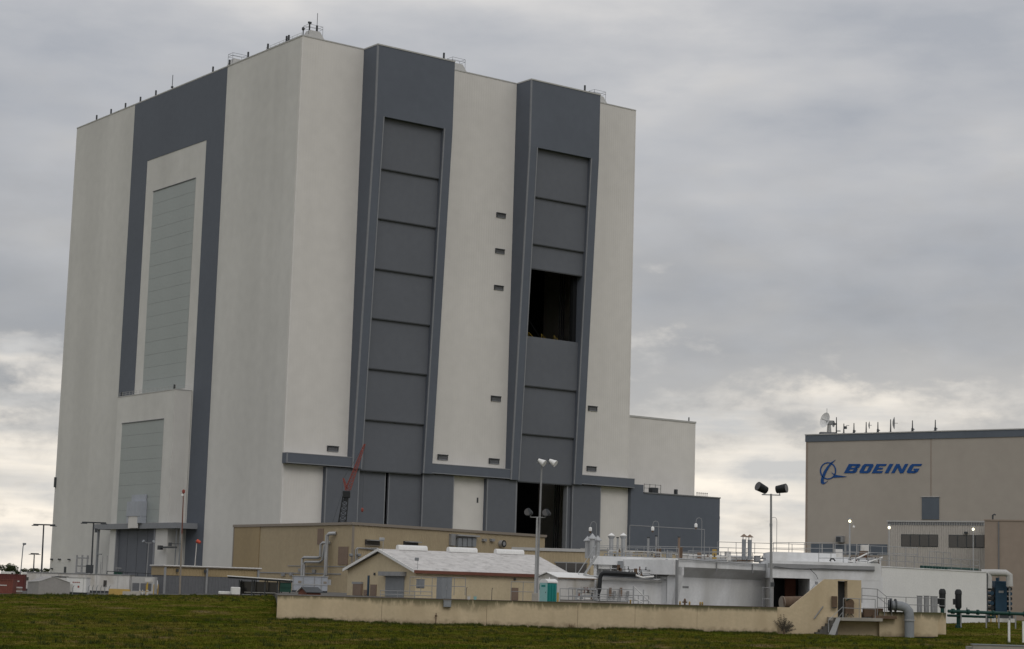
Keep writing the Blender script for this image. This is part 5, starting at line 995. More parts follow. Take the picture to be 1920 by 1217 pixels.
# roof stacks
def stack(px, pyt, pyb, Y, wpx, cap, mt, label):
    p = at(px, pyb, Y); ht = at(px, pyt, Y).z - p.z; r = wpx * S(Y) / 2; r_ = thing('roof_stack', label, 'vent stack', p, 0, 'stacks on the white roofs')
    B().cyl((0, 0, -.05), (0, 0, ht * .78 if cap else ht), r, n=10).build('flue', mt, r_, smooth=True)
    if cap == 'cone': B().lathe([(r * 1.7, ht * .76), (r * 1.7, ht * .79), (.02, ht)], n=12).build('cap', 'galv', r_)
    if cap == 'funnel':
        B().lathe([(r * .95, ht * .78), (r * 1.8, ht * .9), (r * 1.7, ht * .9), (r * .8, ht * .78)], n=12).build('funnel', 'galv', r_); B().lathe([(r * 1.7, ht * .93), (.02, ht * 1.04)], n=12).build('cap', 'lamp_white', r_)
    if cap == 'china':
        B().lathe([(r * 1.75, ht * .88), (r * 1.6, ht * .9), (.02, ht)], n=12).build('cap', 'brown_metal', r_)
        for k in range(3): a = k * 2.09; B().cyl((r * .9 * math.cos(a), r * .9 * math.sin(a), ht * .75), (r * .9 * math.cos(a), r * .9 * math.sin(a), ht * .9), .03, n=4).build('stay', 'galv_dull', r_)
    if not cap: B().lathe([(r * 1.25, ht - .12), (r * 1.25, ht)], n=10).build('collar', 'steel_dark', r_)
for a in ((1101, 1005, 1046, 206.5, 9, 'cone', 'galv', 'cone-capped grey stack nearest the roof stair'), (1110, 1000, 1046, 205.5, 10, 'cone', 'galv', 'tallest cone-capped stack of the three by the stair'), (1120, 1004, 1046, 207, 9, 'cone', 'galv', 'cone-capped stack, third from the roof stair'), (1145.5, 1001, 1046, 207, 8, 'funnel', 'galv', 'funnel-topped stack next to the cone-capped trio'), (1168, 1001, 1046, 207, 8, 'funnel', 'galv', 'funnel-topped stack past the thin pipe'), (1157.5, 1007, 1046, 207, 4, None, 'galv', 'thin pale pipe between two funnel-topped stacks'), (1215, 1007, 1047, 208, 4.5, None, 'galv_dull', 'thin grey pipe stack past the funnels'), (1230, 1004, 1047, 208, 4.2, None, 'galv_dull', 'dark thin pipe stack beside the hanging lamp'), (1272.5, 1006, 1047, 208, 4.5, None, 'brown_metal', 'brownish pipe stack above the slab end'), (1394.5, 1001, 1048, 212, 8, 'china', 'grey_paint', 'dark stack with a pointed hat, first of a pair'), (1405.5, 1002, 1048, 212, 8, 'china', 'grey_paint', 'dark stack with a pointed hat, second of a pair')): stack(*a)
for px, py0, py1, Y, mt, lab in ((1236, 1028, 1046, 207.5, 'rust', 'rusty valve box on the roof beside the thin stacks'), (1276, 1026, 1047, 209, 'rust', 'rusty cabinet on the roof beside the brownish stack'), (1340, 1030, 1050, 212, 'mustard', 'yellowish roof box behind the soffit railing'), (1312, 1036, 1049, 210, 'brown_metal', 'dark pump on the roof near the soffit railing')):
    cabinet('roof_box', lab, px - 4, py0, px + 4, py1, Y, .6, mt, 0, 'box', trim=False)
pb = thing('roof_plant', 'long pale roof plant box behind the soffit railing', 'plant box', at(1340, 1052, 218)); P('casing', 'white_dirty', pb, (-4.2, 4.2, 0, 2, -.3, .55)); P('lid', 'white_clean', pb, (-4.3, 4.3, -.1, 2.1, .55, .68)); P('pipe', 'galv', pb, (-2, 4.0, -.3, -.15, .2, .32))
# gooseneck lamps and the pipe frame
def goose(px, pyb, pyt, Y, label, side=-1, lit=False):
    p = at(px, pyb, Y); ht = at(px, pyt, Y).z - p.z; r_ = thing('gooseneck_lamp', label, 'lamp', p, 0, 'gooseneck lamps on the roofs'); w = .32 * side
    B().tube([(0, 0, -.05), (0, 0, ht - .35), (w * .3, 0, ht - .08), (w, 0, ht), (w * 1.7, 0, ht - .08), (w * 2, 0, ht - .4), (w * 2, 0, ht - .6)], .028, 6).build('pole', 'galv_dull', r_); B().lathe([(.1, -.45), (.17, -.4), (.17, -.1), (.06, 0)], (w * 2, 0, ht - .6), 10).build('lamp', 'lamp_lit' if lit else 'lamp_white', r_); B().lathe([(.09, -.62), (.12, -.45)], (w * 2, 0, ht - .6), 8).build('guard', 'rust', r_)
goose(1117, 1046, 978, 206, 'white hanging lamp above the cone-capped stacks'); goose(1234, 1047, 977, 207, 'white hanging lamp beside the dark thin stack'); goose(1315, 1048, 971, 209, 'white hanging lamp above the pipe frame'); goose(1456, 1037, 970, 210, 'dark hanging lamp behind the black drum floodlights')
r_ = thing('overhead_pipe', 'thin pale pipe frame crossing in front of the dark annex', 'pipes', at(1321, 1048, 214)); a = at(1181, 985, 222) - r_.location; c = at(1321, 993, 214) - r_.location; B().tube([a, c, Vector((c.x, c.y, 0))], .045, 6).build('pipe_run', 'galv_dull', r_); B().cyl((a.x, a.y, a.z), (a.x, a.y, -.1), .04, n=5).build('pipe_leg', 'galv_dull', r_)
# right-hand slab, doorway and long white wall
up_ = thing('white_valve_house', 'white valve house with deep roof slab over a dark doorway', 'building', at(1450, 1128, 203)); up_.location.z = 0
def ub_(px0, py0, px1, py1, Y, dep, n, m, bottom=None, top=None): a = at(px0, py1, Y); c = at(px1, py0, Y); lx, ly = up_.location.x, up_.location.y; return P(n, m, up_, (a.x - lx, c.x - lx, Y - ly, Y - ly + dep, a.z if bottom is None else bottom, c.z if top is None else top))
ub_(1447, 1038, 1568, 1060, 207, 7, 'upper_slab', 'white_paint'); ub_(1565, 1047, 1652, 1064, 208, 6, 'upper_slab', 'white_paint'); ub_(1446, 1057, 1652, 1083, 203, 10, 'lintel', 'white_paint'); ub_(1518, 1083, 1655, 1128, 203.02, 9, 'wall', 'white_paint', 0)
ub_(1440, 1062, 1640, 1064.5, 202.85, .15, 'cable_tray', 'galv_dull')
ub_(1449, 1083, 1518, 1128, 211, .3, 'back_wall', 'steel_dark', 0); ub_(1472, 1083, 1492, 1128, 208, .6, 'rust_column', 'rust_red', 0); ub_(1449.5, 1083, 1450.5, 1128, 203.3, 7, 'jamb', 'white_dirty', 0)
ub_(1537, 1096, 1552, 1110, 202.7, .3, 'wall_box', 'galv_dull'); B().tube([at(x, y, 202) - up_.location for x, y in ((1556, 1052), (1558, 1048), (1563, 1048), (1566, 1052))], .08, 6).build('hose_loop', 'black', up_)
rt = thing('rust_tank', 'rusty tan half-buried tank lying in the dark doorway', 'tank', (at(1492, 1122, 196).x, 196, .1)); B().cyl((-1.35, 0, .62), (1.6, .6, .75), .62, n=20).build('shell', 'rust', rt, smooth=True); B().box(-1.2, 1.4, -.2, .5, -.1, .2).build('cradle', 'steel_dark', rt)
B().cyl((-1.4, -.02, .62), (-1.35, 0, .62), .66, n=20).build('end_ring', 'tan_trim', rt)
vp = thing('elbow_valve', 'grey ribbed elbow valve above the sloping wing wall', 'valve', at(1530, 1095, 199)); vp.location.z = 1.0; B().tube([(-.6, 0, 0), (-.3, 0, .9), (0, 0, 1.4), (.5, 0, 1.5), (.9, 0, 1.2)], .32, 10).build('elbow', 'galv', vp, smooth=True); B().cyl((.05, 0, 1.45), (.05, 0, 1.95), .16, n=8).build('stem', 'galv_dull', vp); B().cyl((-.62, 0, -.05), (-.55, 0, .1), .45, n=12).build('flange', 'galv_dull', vp); B().cyl((-.6, 0, -1.0), (-.6, 0, 0), .25, n=8).build('riser', 'galv_dull', vp)
MW = at(1653, 1063, 207); MA = math.radians(46); mw = thing('long_white_wall', 'long bright white windowless wall block in front of the ribbed annex', 'building', (MW.x, MW.y, 0), MA); um = onpl(1850, 1110, MW, MA)[0]; zm_ = MW.z
P('wall', 'white_clean', mw, (0, um, 0, 6, -1.4, zm_)); P('coping', 'white_paint', mw, (-.05, um + .1, -.08, 6.1, zm_, zm_ + .1)); P('end_trim', 'steel_dark', mw, (um + .001, um + .2, -.05, .3, -1.4, zm_ - .1))
for k in range(9): P('roof_valve', 'pipe_green', mw, (um * (.40 + k * .028), um * (.40 + k * .028) + .3, .3, .7, zm_ + .1, zm_ + .35))
B().cyl((um * .40, .6, zm_ + .3), (um * .96, .6, zm_ + .3), .12, n=6).build('roof_pipe', 'pipe_green', mw)
railing('grey railing along the top of the long white wall', [MW + Vector((math.cos(MA) * f * um, math.sin(MA) * f * um, .1)) + Vector((-math.sin(MA) * .5, math.cos(MA) * .5, 0)) for f in (0, .5, .97)], 1.25, 1.9)
railing('grey railing on the roof slab of the valve house', rz([(1450, 1038, 209), (1566, 1039, 209)]), 1.2, 1.6); railing('grey railing on the lower slab beside the lit lamp', rz([(1535, 1057, 205), (1650, 1058, 205)]), 1.2, 1.4); railing('far grey railing crossing towards the ribbed annex', rz([(1565, 1046, 216), (1720, 1052, 220)]), 1.5, 1.6)
r_ = railing('tall grey ladder cage railing on the long white wall', [MW + Vector((math.cos(MA) * f * um, math.sin(MA) * f * um, .1)) + Vector((-math.sin(MA) * 1.5, math.cos(MA) * 1.5, 0)) for f in (.55, .75)], 1.95, 1.3, rails=(1, .66, .33))
for px, py0, py1, Y, mt, lab in ((1573, 1030, 1047, 213, 'white_dirty', 'pale cabinet on the valve house slab'), (1622, 1022, 1034, 214, 'white_dirty', 'small pale cabinet on a stand by the far railing'), (1620, 1034, 1058, 213, 'rust', 'rusty pump stand below the small pale cabinet')): cabinet('roof_cabinet', lab, px - 7, py0, px + 7, py1, Y, .7, mt, 0, trim=False)
sd = thing('slide_chute', 'white angled braces lying on the lower roof slab', 'brace', at(1600, 1058, 206))
for k, (a, c) in enumerate((((1600, 1050), (1630, 1036)), ((1625, 1055), (1655, 1045)), ((1590, 1052), (1625, 1056)))): B().cyl(at(*a, 206) - sd.location, at(*c, 206) - sd.location, .08, n=6).build('brace', 'white_clean', sd)
for px, py, pyb, Y, lab in ((1593, 978, 1058, 206.5, 'lit lamp on a pole above the lower roof slab'), (1667, 990, 1062, 210, 'lit lamp on a pole at the corner of the ribbed annex'), (1825, 993, 1072, 221, 'lit lamp on a pole before the second band of windows')):
    p = at(px, pyb, Y); ht = at(px, py, Y).z - p.z; r_ = thing('lit_lamp', lab, 'lamp', p); B().cyl((0, 0, -.1), (0, 0, ht - .05), .09 if px < 1600 else .05, n=8).build('pole', 'galv', r_); B().lathe([(.08, -.1), (.14, 0), (.12, .14), (.05, .18)], (0, 0, ht), 10).build('globe', 'lamp_lit', r_); B().lathe([(.24, .27), (.2, .34), (.05, .38)], (0, 0, ht), 10).build('hood', 'grey_paint', r_)
    if px < 1600: B().tube([(0, 0, ht - .5), (.4, 0, ht + .1), (.42, 0, ht - .4)], .03, 5).build('arm', 'galv', r_); B().lathe([(.14, -.2), (.06, 0)], (.42, 0, ht - .4), 8).build('side_lamp', 'lamp_white', r_)
# ---------------- cream wing wall, portal, landing and stairs
WY = 178.5
cw = thing('cream_wing_wall', 'cream sloping wing wall and portal at the end of the retaining wall', 'wall', (WB[0], WY, 0))
def cpoly(pts, y0, y1, n, m):
    pp_ = [at(x, y, WY) for x, y in pts]; return B().prism([(q.x - cw.location.x, q.z) for q in pp_], y0, y1, 'y').build(n, m, cw)
cpoly([(1447, 1138), (1481, 1139), (1546, 1086), (1571, 1086.5), (1571, 1192), (1447, 1192)], 0, .45, 'wing', 'cream_stucco'); cpoly([(1589, 1087.5), (1615, 1088), (1615, 1160), (1589, 1160)], .02, 1.6, 'pillar', 'cream_stucco'); cpoly([(1570.5, 1086), (1590, 1087), (1590, 1089.5), (1570.5, 1089)], .03, 1.5, 'lintel', 'cream_stucco'); cpoly([(1569, 1089), (1591, 1090), (1591, 1160), (1569, 1160)], 1.5, 1.62, 'dark_recess', 'steel_dark')
cpoly([(1571, 1160), (1655, 1162), (1655, 1194), (1571, 1192)], .9, 1.4, 'lower_wall', 'cream_stucco'); cpoly([(1650, 1147), (1760, 1148.5), (1760, 1194), (1650, 1194)], .3, .8, 'end_wall', 'cream_algae'); cpoly([(1759.6, 1148.5), (1778, 1149.5), (1778, 1190), (1759.6, 1190)], .9, 1.3, 'end_wall', 'cream_algae')
cpoly([(1545, 1087), (1549, 1083.5), (1615, 1085), (1615, 1087.5)], .0, .5, 'cap', 'concrete') if False else None
cpoly([(1551, 1157), (1651, 1159), (1651, 1165), (1551, 1163)], -1.0, .89, 'landing', 'concrete'); cpoly([(1636, 1154), (1680, 1155), (1680, 1161), (1636, 1160)], -.4, .6, 'upper_landing', 'rust')
cpoly([(1528, 1136), (1535, 1127), (1543, 1127), (1543, 1136)], -.06, 0, 'grab_rail', 'rust') if False else None
B().cyl(Vector((at(1526, 1160, WY).x - cw.location.x, -.12, at(1526, 1160, WY).z)), Vector((at(1543, 1137, WY).x - cw.location.x, -.12, at(1543, 1137, WY).z)), .06, n=6).build('grab_rail', 'galv_dull', cw)
st = thing('concrete_steps', 'worn concrete steps with metal stringer climbing to the landing', 'stair', (at(1530, 1187, WY - 1.2).x, WY - 1.0, -2.1)); sw = (at(1570, 1160, WY - 1).x - st.location.x) / 6; stp = (at(1560, 1158, WY - 1).z + 2.1) / 6
for k in range(6): P('step', 'concrete_dark', st, (k * sw, (k + 1) * sw + .02, -.2, .85, 0 if k == 0 else 0, (k + 1) * stp))
B().hexa([(3.1 * sw, -.32, -.15), (5.0 * sw, -.32, -.15), (5.0 * sw, -.24, -.15), (3.1 * sw, -.24, -.15)], [(5.6 * sw, -.32, 6 * stp), (6.8 * sw, -.32, 6 * stp), (6.8 * sw, -.24, 6 * stp), (5.6 * sw, -.24, 6 * stp)]).build('stringer', 'galv', st)
B().tube([(3.4 * sw, -.3, .3), (3.4 * sw, -.3, 1.4), (7.3 * sw, -.3, 6 * stp + 1.0), (7.3 * sw, -.3, 6 * stp)], .03, 6).build('handrail', 'galv', st); B().cyl((4.6 * sw, -.3, 1.0), (7.3 * sw, -.3, 6 * stp + .5), .025, n=5).build('handrail', 'galv', st)
railing('grey railing on the landing above the concrete steps', [at(1581, 1158, WY - .8), at(1641, 1160, WY - .8)], 1.75, 1.45); railing('grey railing dropping from the portal to the far landing', [at(1616, 1130, WY + 2.5), at(1645, 1132, WY + 2.5), at(1662, 1146, WY + 2.5), at(1772, 1150, WY + 2.5)], 1.35, 1.6); railing('short grey railing beside the rusty landing', [at(1645, 1156, WY), at(1672, 1157, WY)], 1.7, .7)
r_ = thing('hose_reel', 'round rusty hose reel standing on the landing', 'reel', at(1593, 1157, WY - .3)); B().cyl((-.02, -.16, 1.25), (-.02, .16, 1.25), .42, n=16).box(-.4, .36, -.18, .18, .3, 1.25).build('drum', 'rust', r_, smooth=False); B().cyl((-.3, 0, 0), (-.1, 0, .35), .04, n=5).build('leg', 'steel_dark', r_); B().cyl((.4, 0, 0), (.1, 0, .35), .04, n=5).build('leg', 'steel_dark', r_); B().cyl((-.35, -.19, 1.5), (.0, -.19, 1.7), .05, n=6).build('handle', 'pipe_green', r_)
cabinet('rusty_crate', 'rusty brown crate on the landing beside the reel', 1620, 1141, 1656, 1158, WY + .9, .8, 'rust', 0, 'crate', trim=False); cabinet('brown_box', 'small brown box fixed at the head of the steps', 1560, 1118, 1570, 1140, WY - .45, .35, 'rust', 0, 'box', trim=False)
ep = thing('elbow_pipe', 'big dark grey pipe bending down over the cream wall', 'pipe', (at(1705, 1188, WY - .4).x, WY - .4, -2.12)); s = S(WY); tz = at(1705, 1137, WY).z + 2.12
B().tube([(0, 0, 0), (0, 0, tz - .95), (-.06, .02, tz - .45), (-.32, .05, tz - .14), (-.7, .1, tz), (-1.6, .3, tz + .05)], .44, 14).build('pipe_run', 'grey_paint', ep, smooth=True)
for x0, x1, r in ((-1.72, -1.6, .62), (-1.3, -1.18, .6)): B().cyl((x0, .3 if x0 < -1.5 else .22, tz + .05), (x1, .3 if x0 < -1.5 else .22, tz + .05), r, n=16).build('flange', 'steel_dark', ep)
B().cyl((0, 0, tz - 1.3), (0, 0, tz - 1.2), .52, n=16).build('collar', 'galv', ep); B().cyl((-1.9, .35, tz + .05), (-1.7, .3, tz + .05), .5, n=14).build('end_cap', 'steel_dark', ep)
for px, w, py0, lab in ((1725, 9, 1118, 'grey-green switch box, the left of three by the railing'), (1738, 9, 1118, 'grey-green switch box, the middle of three by the railing'), (1752, 12, 1119, 'wide grey switch box, the right of three by the railing')): cabinet('switch_box', lab, px - w / 2, py0, px + w / 2, 1150, 189, .35, 'galv_dull', 0, zb=-.9)
# green pumps and pipes
for px, pyt, lab in ((1767, 1104, 'dark green vertical pump motor above the end wall'), (1797, 1105, 'dark green vertical pump motor on the green pipe')):
    p = at(px, 1152, 204); p.z = -1.4; ht = at(px, pyt, 204).z + 1.4; r_ = thing('vertical_pump', lab, 'pump', p, 0, 'dark green vertical pumps'); B().lathe([(.35, 0), (.35, .3), (.2, .35), (.2, ht * .5)], n=12).build('base', 'pipe_green', r_); B().lathe([(.25, ht * .5), (.34, ht * .54), (.34, ht * .86), (.38, ht * .87), (.36, ht * .95), (.2, ht)], n=14).build('motor', 'black', r_, smooth=True); P('terminal_box', 'black', r_, (-.55, -.3, -.15, .15, ht * .6, ht * .75))
gp = thing('green_pipeline', 'dark green flanged pipeline running out along the grass', 'pipe', (at(1778, 1145, 203).x, 203, -1.3)); a = at(1778, 1146, 203) - gp.location; c = at(1935, 1152, 206) - gp.location
B().cyl(a, c, .17, n=10).build('pipe_run', 'pipe_green', gp, smooth=True); B().cyl(a + Vector((0, .3, -.45)), a.lerp(c, .55) + Vector((0, .3, -.45)), .13, n=8).build('pipe_run', 'pipe_green', gp)
for f in (.04, .22, .34, .52, .72, .9): q = a.lerp(c, f); B().cyl(q, q.lerp(c, .03), .28, n=12).build('flange', 'pipe_green', gp)
for f in (.15, .45, .6, .8): q = a.lerp(c, f); B().box(q.x - .06, q.x + .06, q.y - .06, q.y + .06, 0, q.z - .1).build('support', 'galv_dull', gp)
q = a.lerp(c, .22); B().cyl(q, q + Vector((0, 0, .45)), .05, n=6).build('valve_stem', 'pipe_green', gp)
# blue skid and its white overhead duct
p = at(1875, 1166, 238); p.z = -.98; r_ = thing('blue_chiller_skid', 'dark blue chiller skid with pipe bank at the end of the white wall', 'machine', p); s = S(238); zt_ = at(1875, 1088, 238).z + .98
P('body', 'machine_blue', r_, (-.7, .75, -.6, 1.6, .9, zt_ - .1), bevel=.05); P('base', 'white_dirty', r_, (-1.5, 1.6, -.8, 2, 0, .5)); P('frame', 'steel_dark', r_, (-1.45, 1.5, -.5, 1.6, .5, .9))
for k in range(6):
    for sx in (-1.15, 1.1): B().cyl((sx, -.75, 1.1 + k * .6), (sx, 1.4, 1.1 + k * .6), .24, n=10).build('tube_bundle', 'black' if k % 2 else 'machine_blue', r_)
P('logo_plate', 'galv_dull', r_, (-.3, .3, -.62, -.601, zt_ * .7, zt_ * .75)); B().cyl((-.35, -.2, zt_ - .1), (-.35, -.2, zt_ + .3), .2, n=8).build('stub', 'machine_blue', r_)
dk = thing('overhead_duct', 'fat pale overhead duct hooking down above the blue skid', 'duct', (at(1850, 1078, 236).x, 236, -.98)); z0 = at(1870, 1074, 236).z + .98
B().tube([(-.6, .2, z0 - .05), (1.0, 0, z0), (2.3, 0, z0), (2.75, 0, z0 - .25), (2.8, 0, z0 - 1.6)], .42, 12).build('duct_run', 'coping', dk, smooth=True); B().tube([(.0, 0, z0 - .1), (.3, 0, z0 - .5), (.3, 0, z0 - 1.9)], .36, 10).build('duct_drop', 'coping', dk, smooth=True); B().cyl((2.8, .1, 0), (2.8, .1, z0 - 1.5), .1, n=6).build('support', 'galv_dull', dk)
for px, lab in ((1858, 'yellow post, first of two below the blue skid'), (1869, 'yellow post, second of two below the blue skid')):
    p = at(px, 1166, 228); p.z = gz(p); r_ = thing('guard_post', lab, 'post', p, 0, 'yellow guard posts'); B().lathe([(.08, 0), (.08, .85), (.04, .9)], n=8).build('shaft', 'mustard', r_); B().lathe([(.085, .5), (.085, .6)], n=8).build('band', 'steel_dark', r_)
for px, py0, py1, lab in ((1892, 1163, 1199, 'white marker post standing alone in the grass'), (1919, 1165, 1203, 'white marker post at the edge of the field beside the lone one')):
    Y = 172; p = at(px, py1, Y); g0 = gz(p); r_ = thing('marker_post', lab, 'post', (p.x, Y, g0 - .05), 0, 'white marker posts'); ht = at(px, py0, Y).z - g0; B().box(-.09, .09, -.09, .09, 0, ht).build('shaft', 'white_clean', r_, .02); P('cap', 'white_paint', r_, (-.1, .1, -.1, .1, ht, ht + .04))
p = at(1885, 1214, 97); g0 = gz(p); r_ = thing('grey_headwall', 'low grey concrete headwall with steel lip in the near grass', 'headwall', (p.x, 97, g0 - .1)); ht = at(1870, 1210.5, 97).z - g0 + .1; P('wall', 'concrete', r_, (-1.6, 2.4, 0, .35, 0, ht)); P('lip', 'grey_paint', r_, (-1.65, 2.45, -.05, .4, ht, ht + .05)); P('wing', 'concrete', r_, (-1.6, -1.3, .351, 1.6, 0, ht - .1))
kb = thing('pump_house_kerb', 'long grey concrete kerb between the retaining wall and white buildings', 'kerb', (at(1050, 1120, 187).x, 187, 0)); P('kerb', 'concrete', kb, (0, 6.6, 0, .4, .0, .35)); P('lip', 'steel_dark', kb, (0, 6.6, -.03, .2, .351, .40))

# pipework and small plant that crowd the white roofs and walls
def manifold(label, px0, px1, py, Y, rows, mt, seed, drop=None):
    rg = random.Random(seed); a = at(px0, py, Y); r_ = thing('pipe_manifold', label, 'pipes', a, 0, 'pipe manifolds on the white buildings'); w = at(px1, py, Y).x - a.x
    for k in range(rows):
        z = .22 + k * .30; r = rg.choice((.05, .07, .1)); x0 = rg.uniform(0, .15) * w; x1 = w * rg.uniform(.8, 1)
        B().tube([(x0, 0, 0), (x0, 0, z - .06), (x0 + .06, 0, z), (x1 - .06, -.02 * k, z + rg.uniform(-.05, .05)), (x1, -.02 * k, z - .06), (x1, -.02 * k, 0 if drop is None else -drop)], r, 6).build('pipe_run', rg.choice(mt), r_)
        for j in range(rg.randint(2, 4)):
            x = x0 + (x1 - x0) * rg.uniform(.1, .9); B().lathe([(r * 1.7, -.05), (r * 1.7, .05), (r, .08), (.03, .22), (.11, .23), (.11, .26)], (x, -.02 * k, z), 7).build('valve', rg.choice(('rust', 'galv_dull', 'rust_red', 'steel_dark')), r_)
    for j in range(max(2, int(w / 1.4))): x = w * (j + .5) / max(2, int(w / 1.4)); B().box(x - .04, x + .04, .02, .1, 0, .22 + rows * .3).build('support', 'galv_dull', r_)
manifold('tangle of pale pipes and valves under the pump house slab', 1130, 1240, 1086, 200.9, 4, ('white_clean', 'galv', 'steel_dark', 'rust_red'), 3)
manifold('low pipe run with valves on the pump house roof', 1125, 1265, 1047, 205.5, 3, ('galv', 'white_dirty', 'galv_dull'), 5)
manifold('pipe run with rusty valves on the blockhouse roof', 1285, 1375, 1051, 209.5, 2, ('galv', 'white_dirty', 'brown_metal'), 8)
manifold('pipe run between the pointed-hat stacks and the valve house', 1375, 1442, 1054, 212, 2, ('white_clean', 'galv_dull', 'rust'), 9)
manifold('pipe run beside the pale cabinet on the valve house slab', 1590, 1650, 1057, 206.2, 3, ('galv', 'galv_dull', 'rust'), 11)
manifold('row of pipes standing before the low white side wall', 1078, 1122, 1126, 197, 4, ('white_clean', 'galv', 'white_dirty'), 13)
railing('thin grey railing on the ledge of the pump house front', rz([(1128, 1085, 200.9), (1254, 1087, 200.9)]), 1.0, 1.0)
railing('grey railing at the end of the blockhouse by the doorway', [(at(1430, 1128, 184).x, 184, .05), (at(1446, 1128, 184).x, 184, .05)], 2.05, .8)
railing('far grey railing behind the pointed-hat stacks', rz([(1345, 1037, 226), (1520, 1042, 226)]), 1.3, 2.0)
for k, (px, py, Y, lab) in enumerate(((1180, 1047, 206, 'small grey roof box between the funnel stack and the thin pipe'), (1255, 1048, 206, 'small grey roof box near the slab end by the brownish stack'), (1365, 1052, 211, 'small grey roof box before the pointed-hat stacks'), (1420, 1054, 211.5, 'small grey roof box past the pointed-hat stacks'), (1640, 1058, 207, 'small grey roof box at the end of the lower slab'))):
    cabinet('roof_unit', lab, px - 5, py - 11 - k % 3 * 3, px + 5, py, Y, .6, 'galv_dull' if k % 2 else 'white_dirty', .3, 'box')
cb_ = thing('sagging_cable', 'dark cable sagging along the white fascia', 'cable', at(1452, 1062, 202.7)); B().tube([at(x, y, 202.7) - cb_.location for x, y in ((1452, 1062), (1480, 1066), (1510, 1067), (1540, 1066), (1575, 1068), (1640, 1069))], .035, 5).build('cable_run', 'steel_dark', cb_); B().tube([at(x, y, 202.7) - cb_.location for x, y in ((1518, 1066), (1524, 1072), (1530, 1078), (1534, 1086))], .03, 5).build('cable_drop', 'steel_dark', cb_)

# ================================================================== PLANTS AND GRASS
def blades(n, fn, name, mt, parent=None, kind=None):
    V, Fc = fn(n); me = bpy.data.meshes.new(name); me.from_pydata(V.tolist(), [], Fc.tolist()); me.materials.append(MAT[mt]); o = bpy.data.objects.new(name, me); COL.objects.link(o)
    if parent: o.parent = parent
    if kind: o['kind'] = kind
    return o
p = at(1466, 1184, WY - .7); p.z = -2.12; dp = thing('dead_palm', 'withered dark palm with spiky fronds against the cream wing wall', 'plant', p)
B().cyl((.2, 0, 0), (.2, 0, .5), .12, .08, 7).build('stem', 'trunk', dp)
for k in range(24):
    a = math.radians(15 + 125 * k / 23 + random.uniform(-8, 8)); ln = random.uniform(1.0, 1.7) * (1 if k > 3 else .8); y = random.uniform(-.35, .2); ox = .1 + .07 * (16 - k) 
    x1, z1_ = .15 + math.cos(a) * ln * .9, .25 + math.sin(a) * ln; b = B(); n_ = 9
    for i in range(n_):
        f = i / n_; c = Vector((.2 + (x1 - .2) * f, y * f, .3 + (z1_ - .3) * f)); w = .27 * (1 - f * .6)
        for sg in (-1, 1): b.add([c, c + Vector((.05, 0, .06)), c + Vector((math.cos(a) * .12 - math.sin(a) * w * sg, random.uniform(-.1, .1), math.sin(a) * .12 + math.cos(a) * w * sg))], [(0, 1, 2)])
    b.cyl((.2, 0, .3), (x1, y, z1_), .02, .008, 4).build('frond', 'dead_frond', dp)
def weed(px, Y, h, w, label, mt='dry_weed', n=70):
    p = at(px, 1170, Y); p.z = gz(p) - .03; r_ = thing('dry_weed', label, 'weed', p, 0, 'dry weeds along the retaining wall')
    def fn(n):
        V = []; Fc = []
        for i in range(n):
            a = rng.uniform(0, 6.28); r = rng.uniform(0, .3) * w; b0 = np.array((r * math.cos(a), r * math.sin(a) * .5, 0)); t_ = b0 + np.array((rng.normal() * w * .4, rng.normal() * w * .2, h * rng.uniform(.4, 1))); k = len(V); s = .025
            V += [b0 - (s, 0, 0), b0 + (s, 0, 0), t_]; Fc.append((k, k + 1, k + 2))
        return np.array(V), np.array(Fc)
    blades(n, fn, 'stalks', mt, r_); B().lathe([(.06, -.05), (.02, .1)], n=5).build('crown_root', 'trunk', r_)
for px, h, w, lab in ((1072, .75, .6, 'largest brown weed clump at the foot of the retaining wall'), (723, .5, .5, 'brown weed clump at the wall foot before the cream house'), (772, .35, .3, 'small weed clump at the wall foot near the standpipe'), (604, .3, .3, 'small weed clump near the free end of the retaining wall'), (1015, .3, .25, 'tiny weed clump at the wall foot before the portable toilet'), (1150, .35, .3, 'small weed clump at the wall foot before the pump house')):
    x = wallx(px, 1165)[0]; Yw = WA[1] + x * math.sin(rw.rotation_euler[2]); weed(px, Yw - .35, h, w, lab)
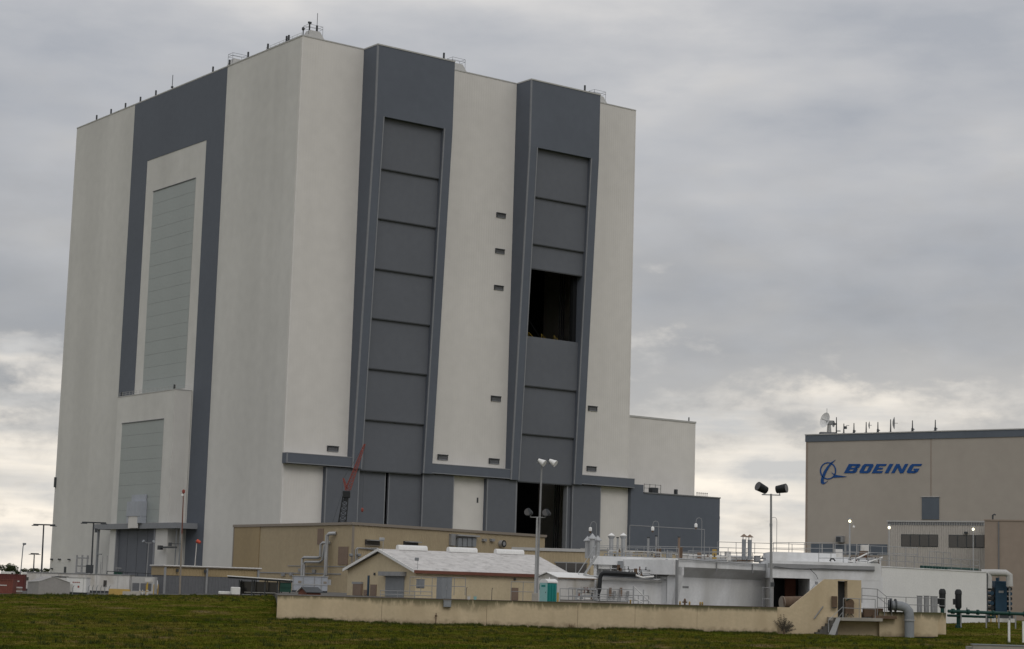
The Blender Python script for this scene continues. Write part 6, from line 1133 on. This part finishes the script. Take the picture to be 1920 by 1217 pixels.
def tufts(n):
    out = []
    # more blades near the viewer, over the visible field only
    Y = 78 + (232 - 78) * rng.power(1.35, n); X = (rng.uniform(-.285, .285, n)) * Y
    wall = 170 + (X + 19.8) * .178; s = X / Y
    keep = ~((Y > wall - .15) & (s > -.1165) & (s < .184))
    keep &= ~((Y > 177) & (s >= .184) & (s < .222))
    pat = np.sin(X * .9 + 2 * np.sin(Y * .43)) * np.sin(Y * .31 + 2.2 * np.sin(X * .47)); keep &= rng.uniform(-1.6, 1.0, n) < pat + .9
    X, Y = X[keep], Y[keep]; Z = height(X, Y); m = len(X); pat = pat[keep]
    V = np.zeros((m, 4, 3, 3)); hgt = rng.uniform(.05, .13, m) * (1 + .5 * np.clip(pat, 0, 1)) * np.where(rng.random(m) < .02, 2.0, 1)
    for k in range(4):
        a = rng.uniform(0, 2 * np.pi, m); r = rng.uniform(0, .16, m); bx = X + r * np.cos(a); by = Y + r * np.sin(a); w = rng.uniform(.012, .03, m); la = rng.uniform(0, 2 * np.pi, m); ln = rng.uniform(.02, .10, m); ca = rng.uniform(0, np.pi, m)
        V[:, k, 0] = np.stack([bx - w * np.cos(ca), by - w * np.sin(ca), Z - .02], -1); V[:, k, 1] = np.stack([bx + w * np.cos(ca), by + w * np.sin(ca), Z - .02], -1); V[:, k, 2] = np.stack([bx + ln * np.cos(la), by + ln * np.sin(la), Z + hgt * rng.uniform(.6, 1.1, m)], -1)
    V = V.reshape(-1, 3); return V, np.arange(len(V)).reshape(-1, 3)
g = blades(150000, tufts, 'grass', 'grass_blade', None, 'stuff'); g['label'] = 'short rough grass growing over the field'
# clumps of coarser weeds scattered through the field
def clumps(n):
    Y = 80 + 92 * rng.power(1.3, n); X = rng.uniform(-.28, .28, n) * Y; Y = np.where((X / Y > .18) & (Y > 165), 150, Y); e = n // 3; X[:e] = rng.uniform(-20.3, 25, e); Y[:e] = 170 + (X[:e] + 19.8) * .178 - rng.uniform(.1, .7, e); e2 = e + n // 6; s_ = rng.uniform(-.28, -.118, e2 - e); Y[e:e2] = rng.uniform(205, 228, e2 - e); X[e:e2] = s_ * Y[e:e2]; Z = height(X, Y); V = np.zeros((n, 26, 3, 3)); sz = rng.uniform(.12, .34, n)
    for k in range(26):
        a = rng.uniform(0, 2 * np.pi, n); r = rng.uniform(0, 1, n) * sz; bx = X + r * np.cos(a); by = Y + r * np.sin(a); w = rng.uniform(.015, .035, n); la = rng.uniform(0, 2 * np.pi, n); ln = rng.uniform(.05, .18, n)
        V[:, k, 0] = np.stack([bx - w, by, Z - .02], -1); V[:, k, 1] = np.stack([bx + w, by, Z - .02], -1); V[:, k, 2] = np.stack([bx + ln * np.cos(la), by + ln * np.sin(la), Z + sz * rng.uniform(.5, 1.1, n)], -1)
    V = V.reshape(-1, 3); return V, np.arange(len(V)).reshape(-1, 3)
g2 = blades(1500, clumps, 'weed_clumps', 'weed_green', None, 'stuff'); g2['label'] = 'darker coarse weeds scattered through the grass'
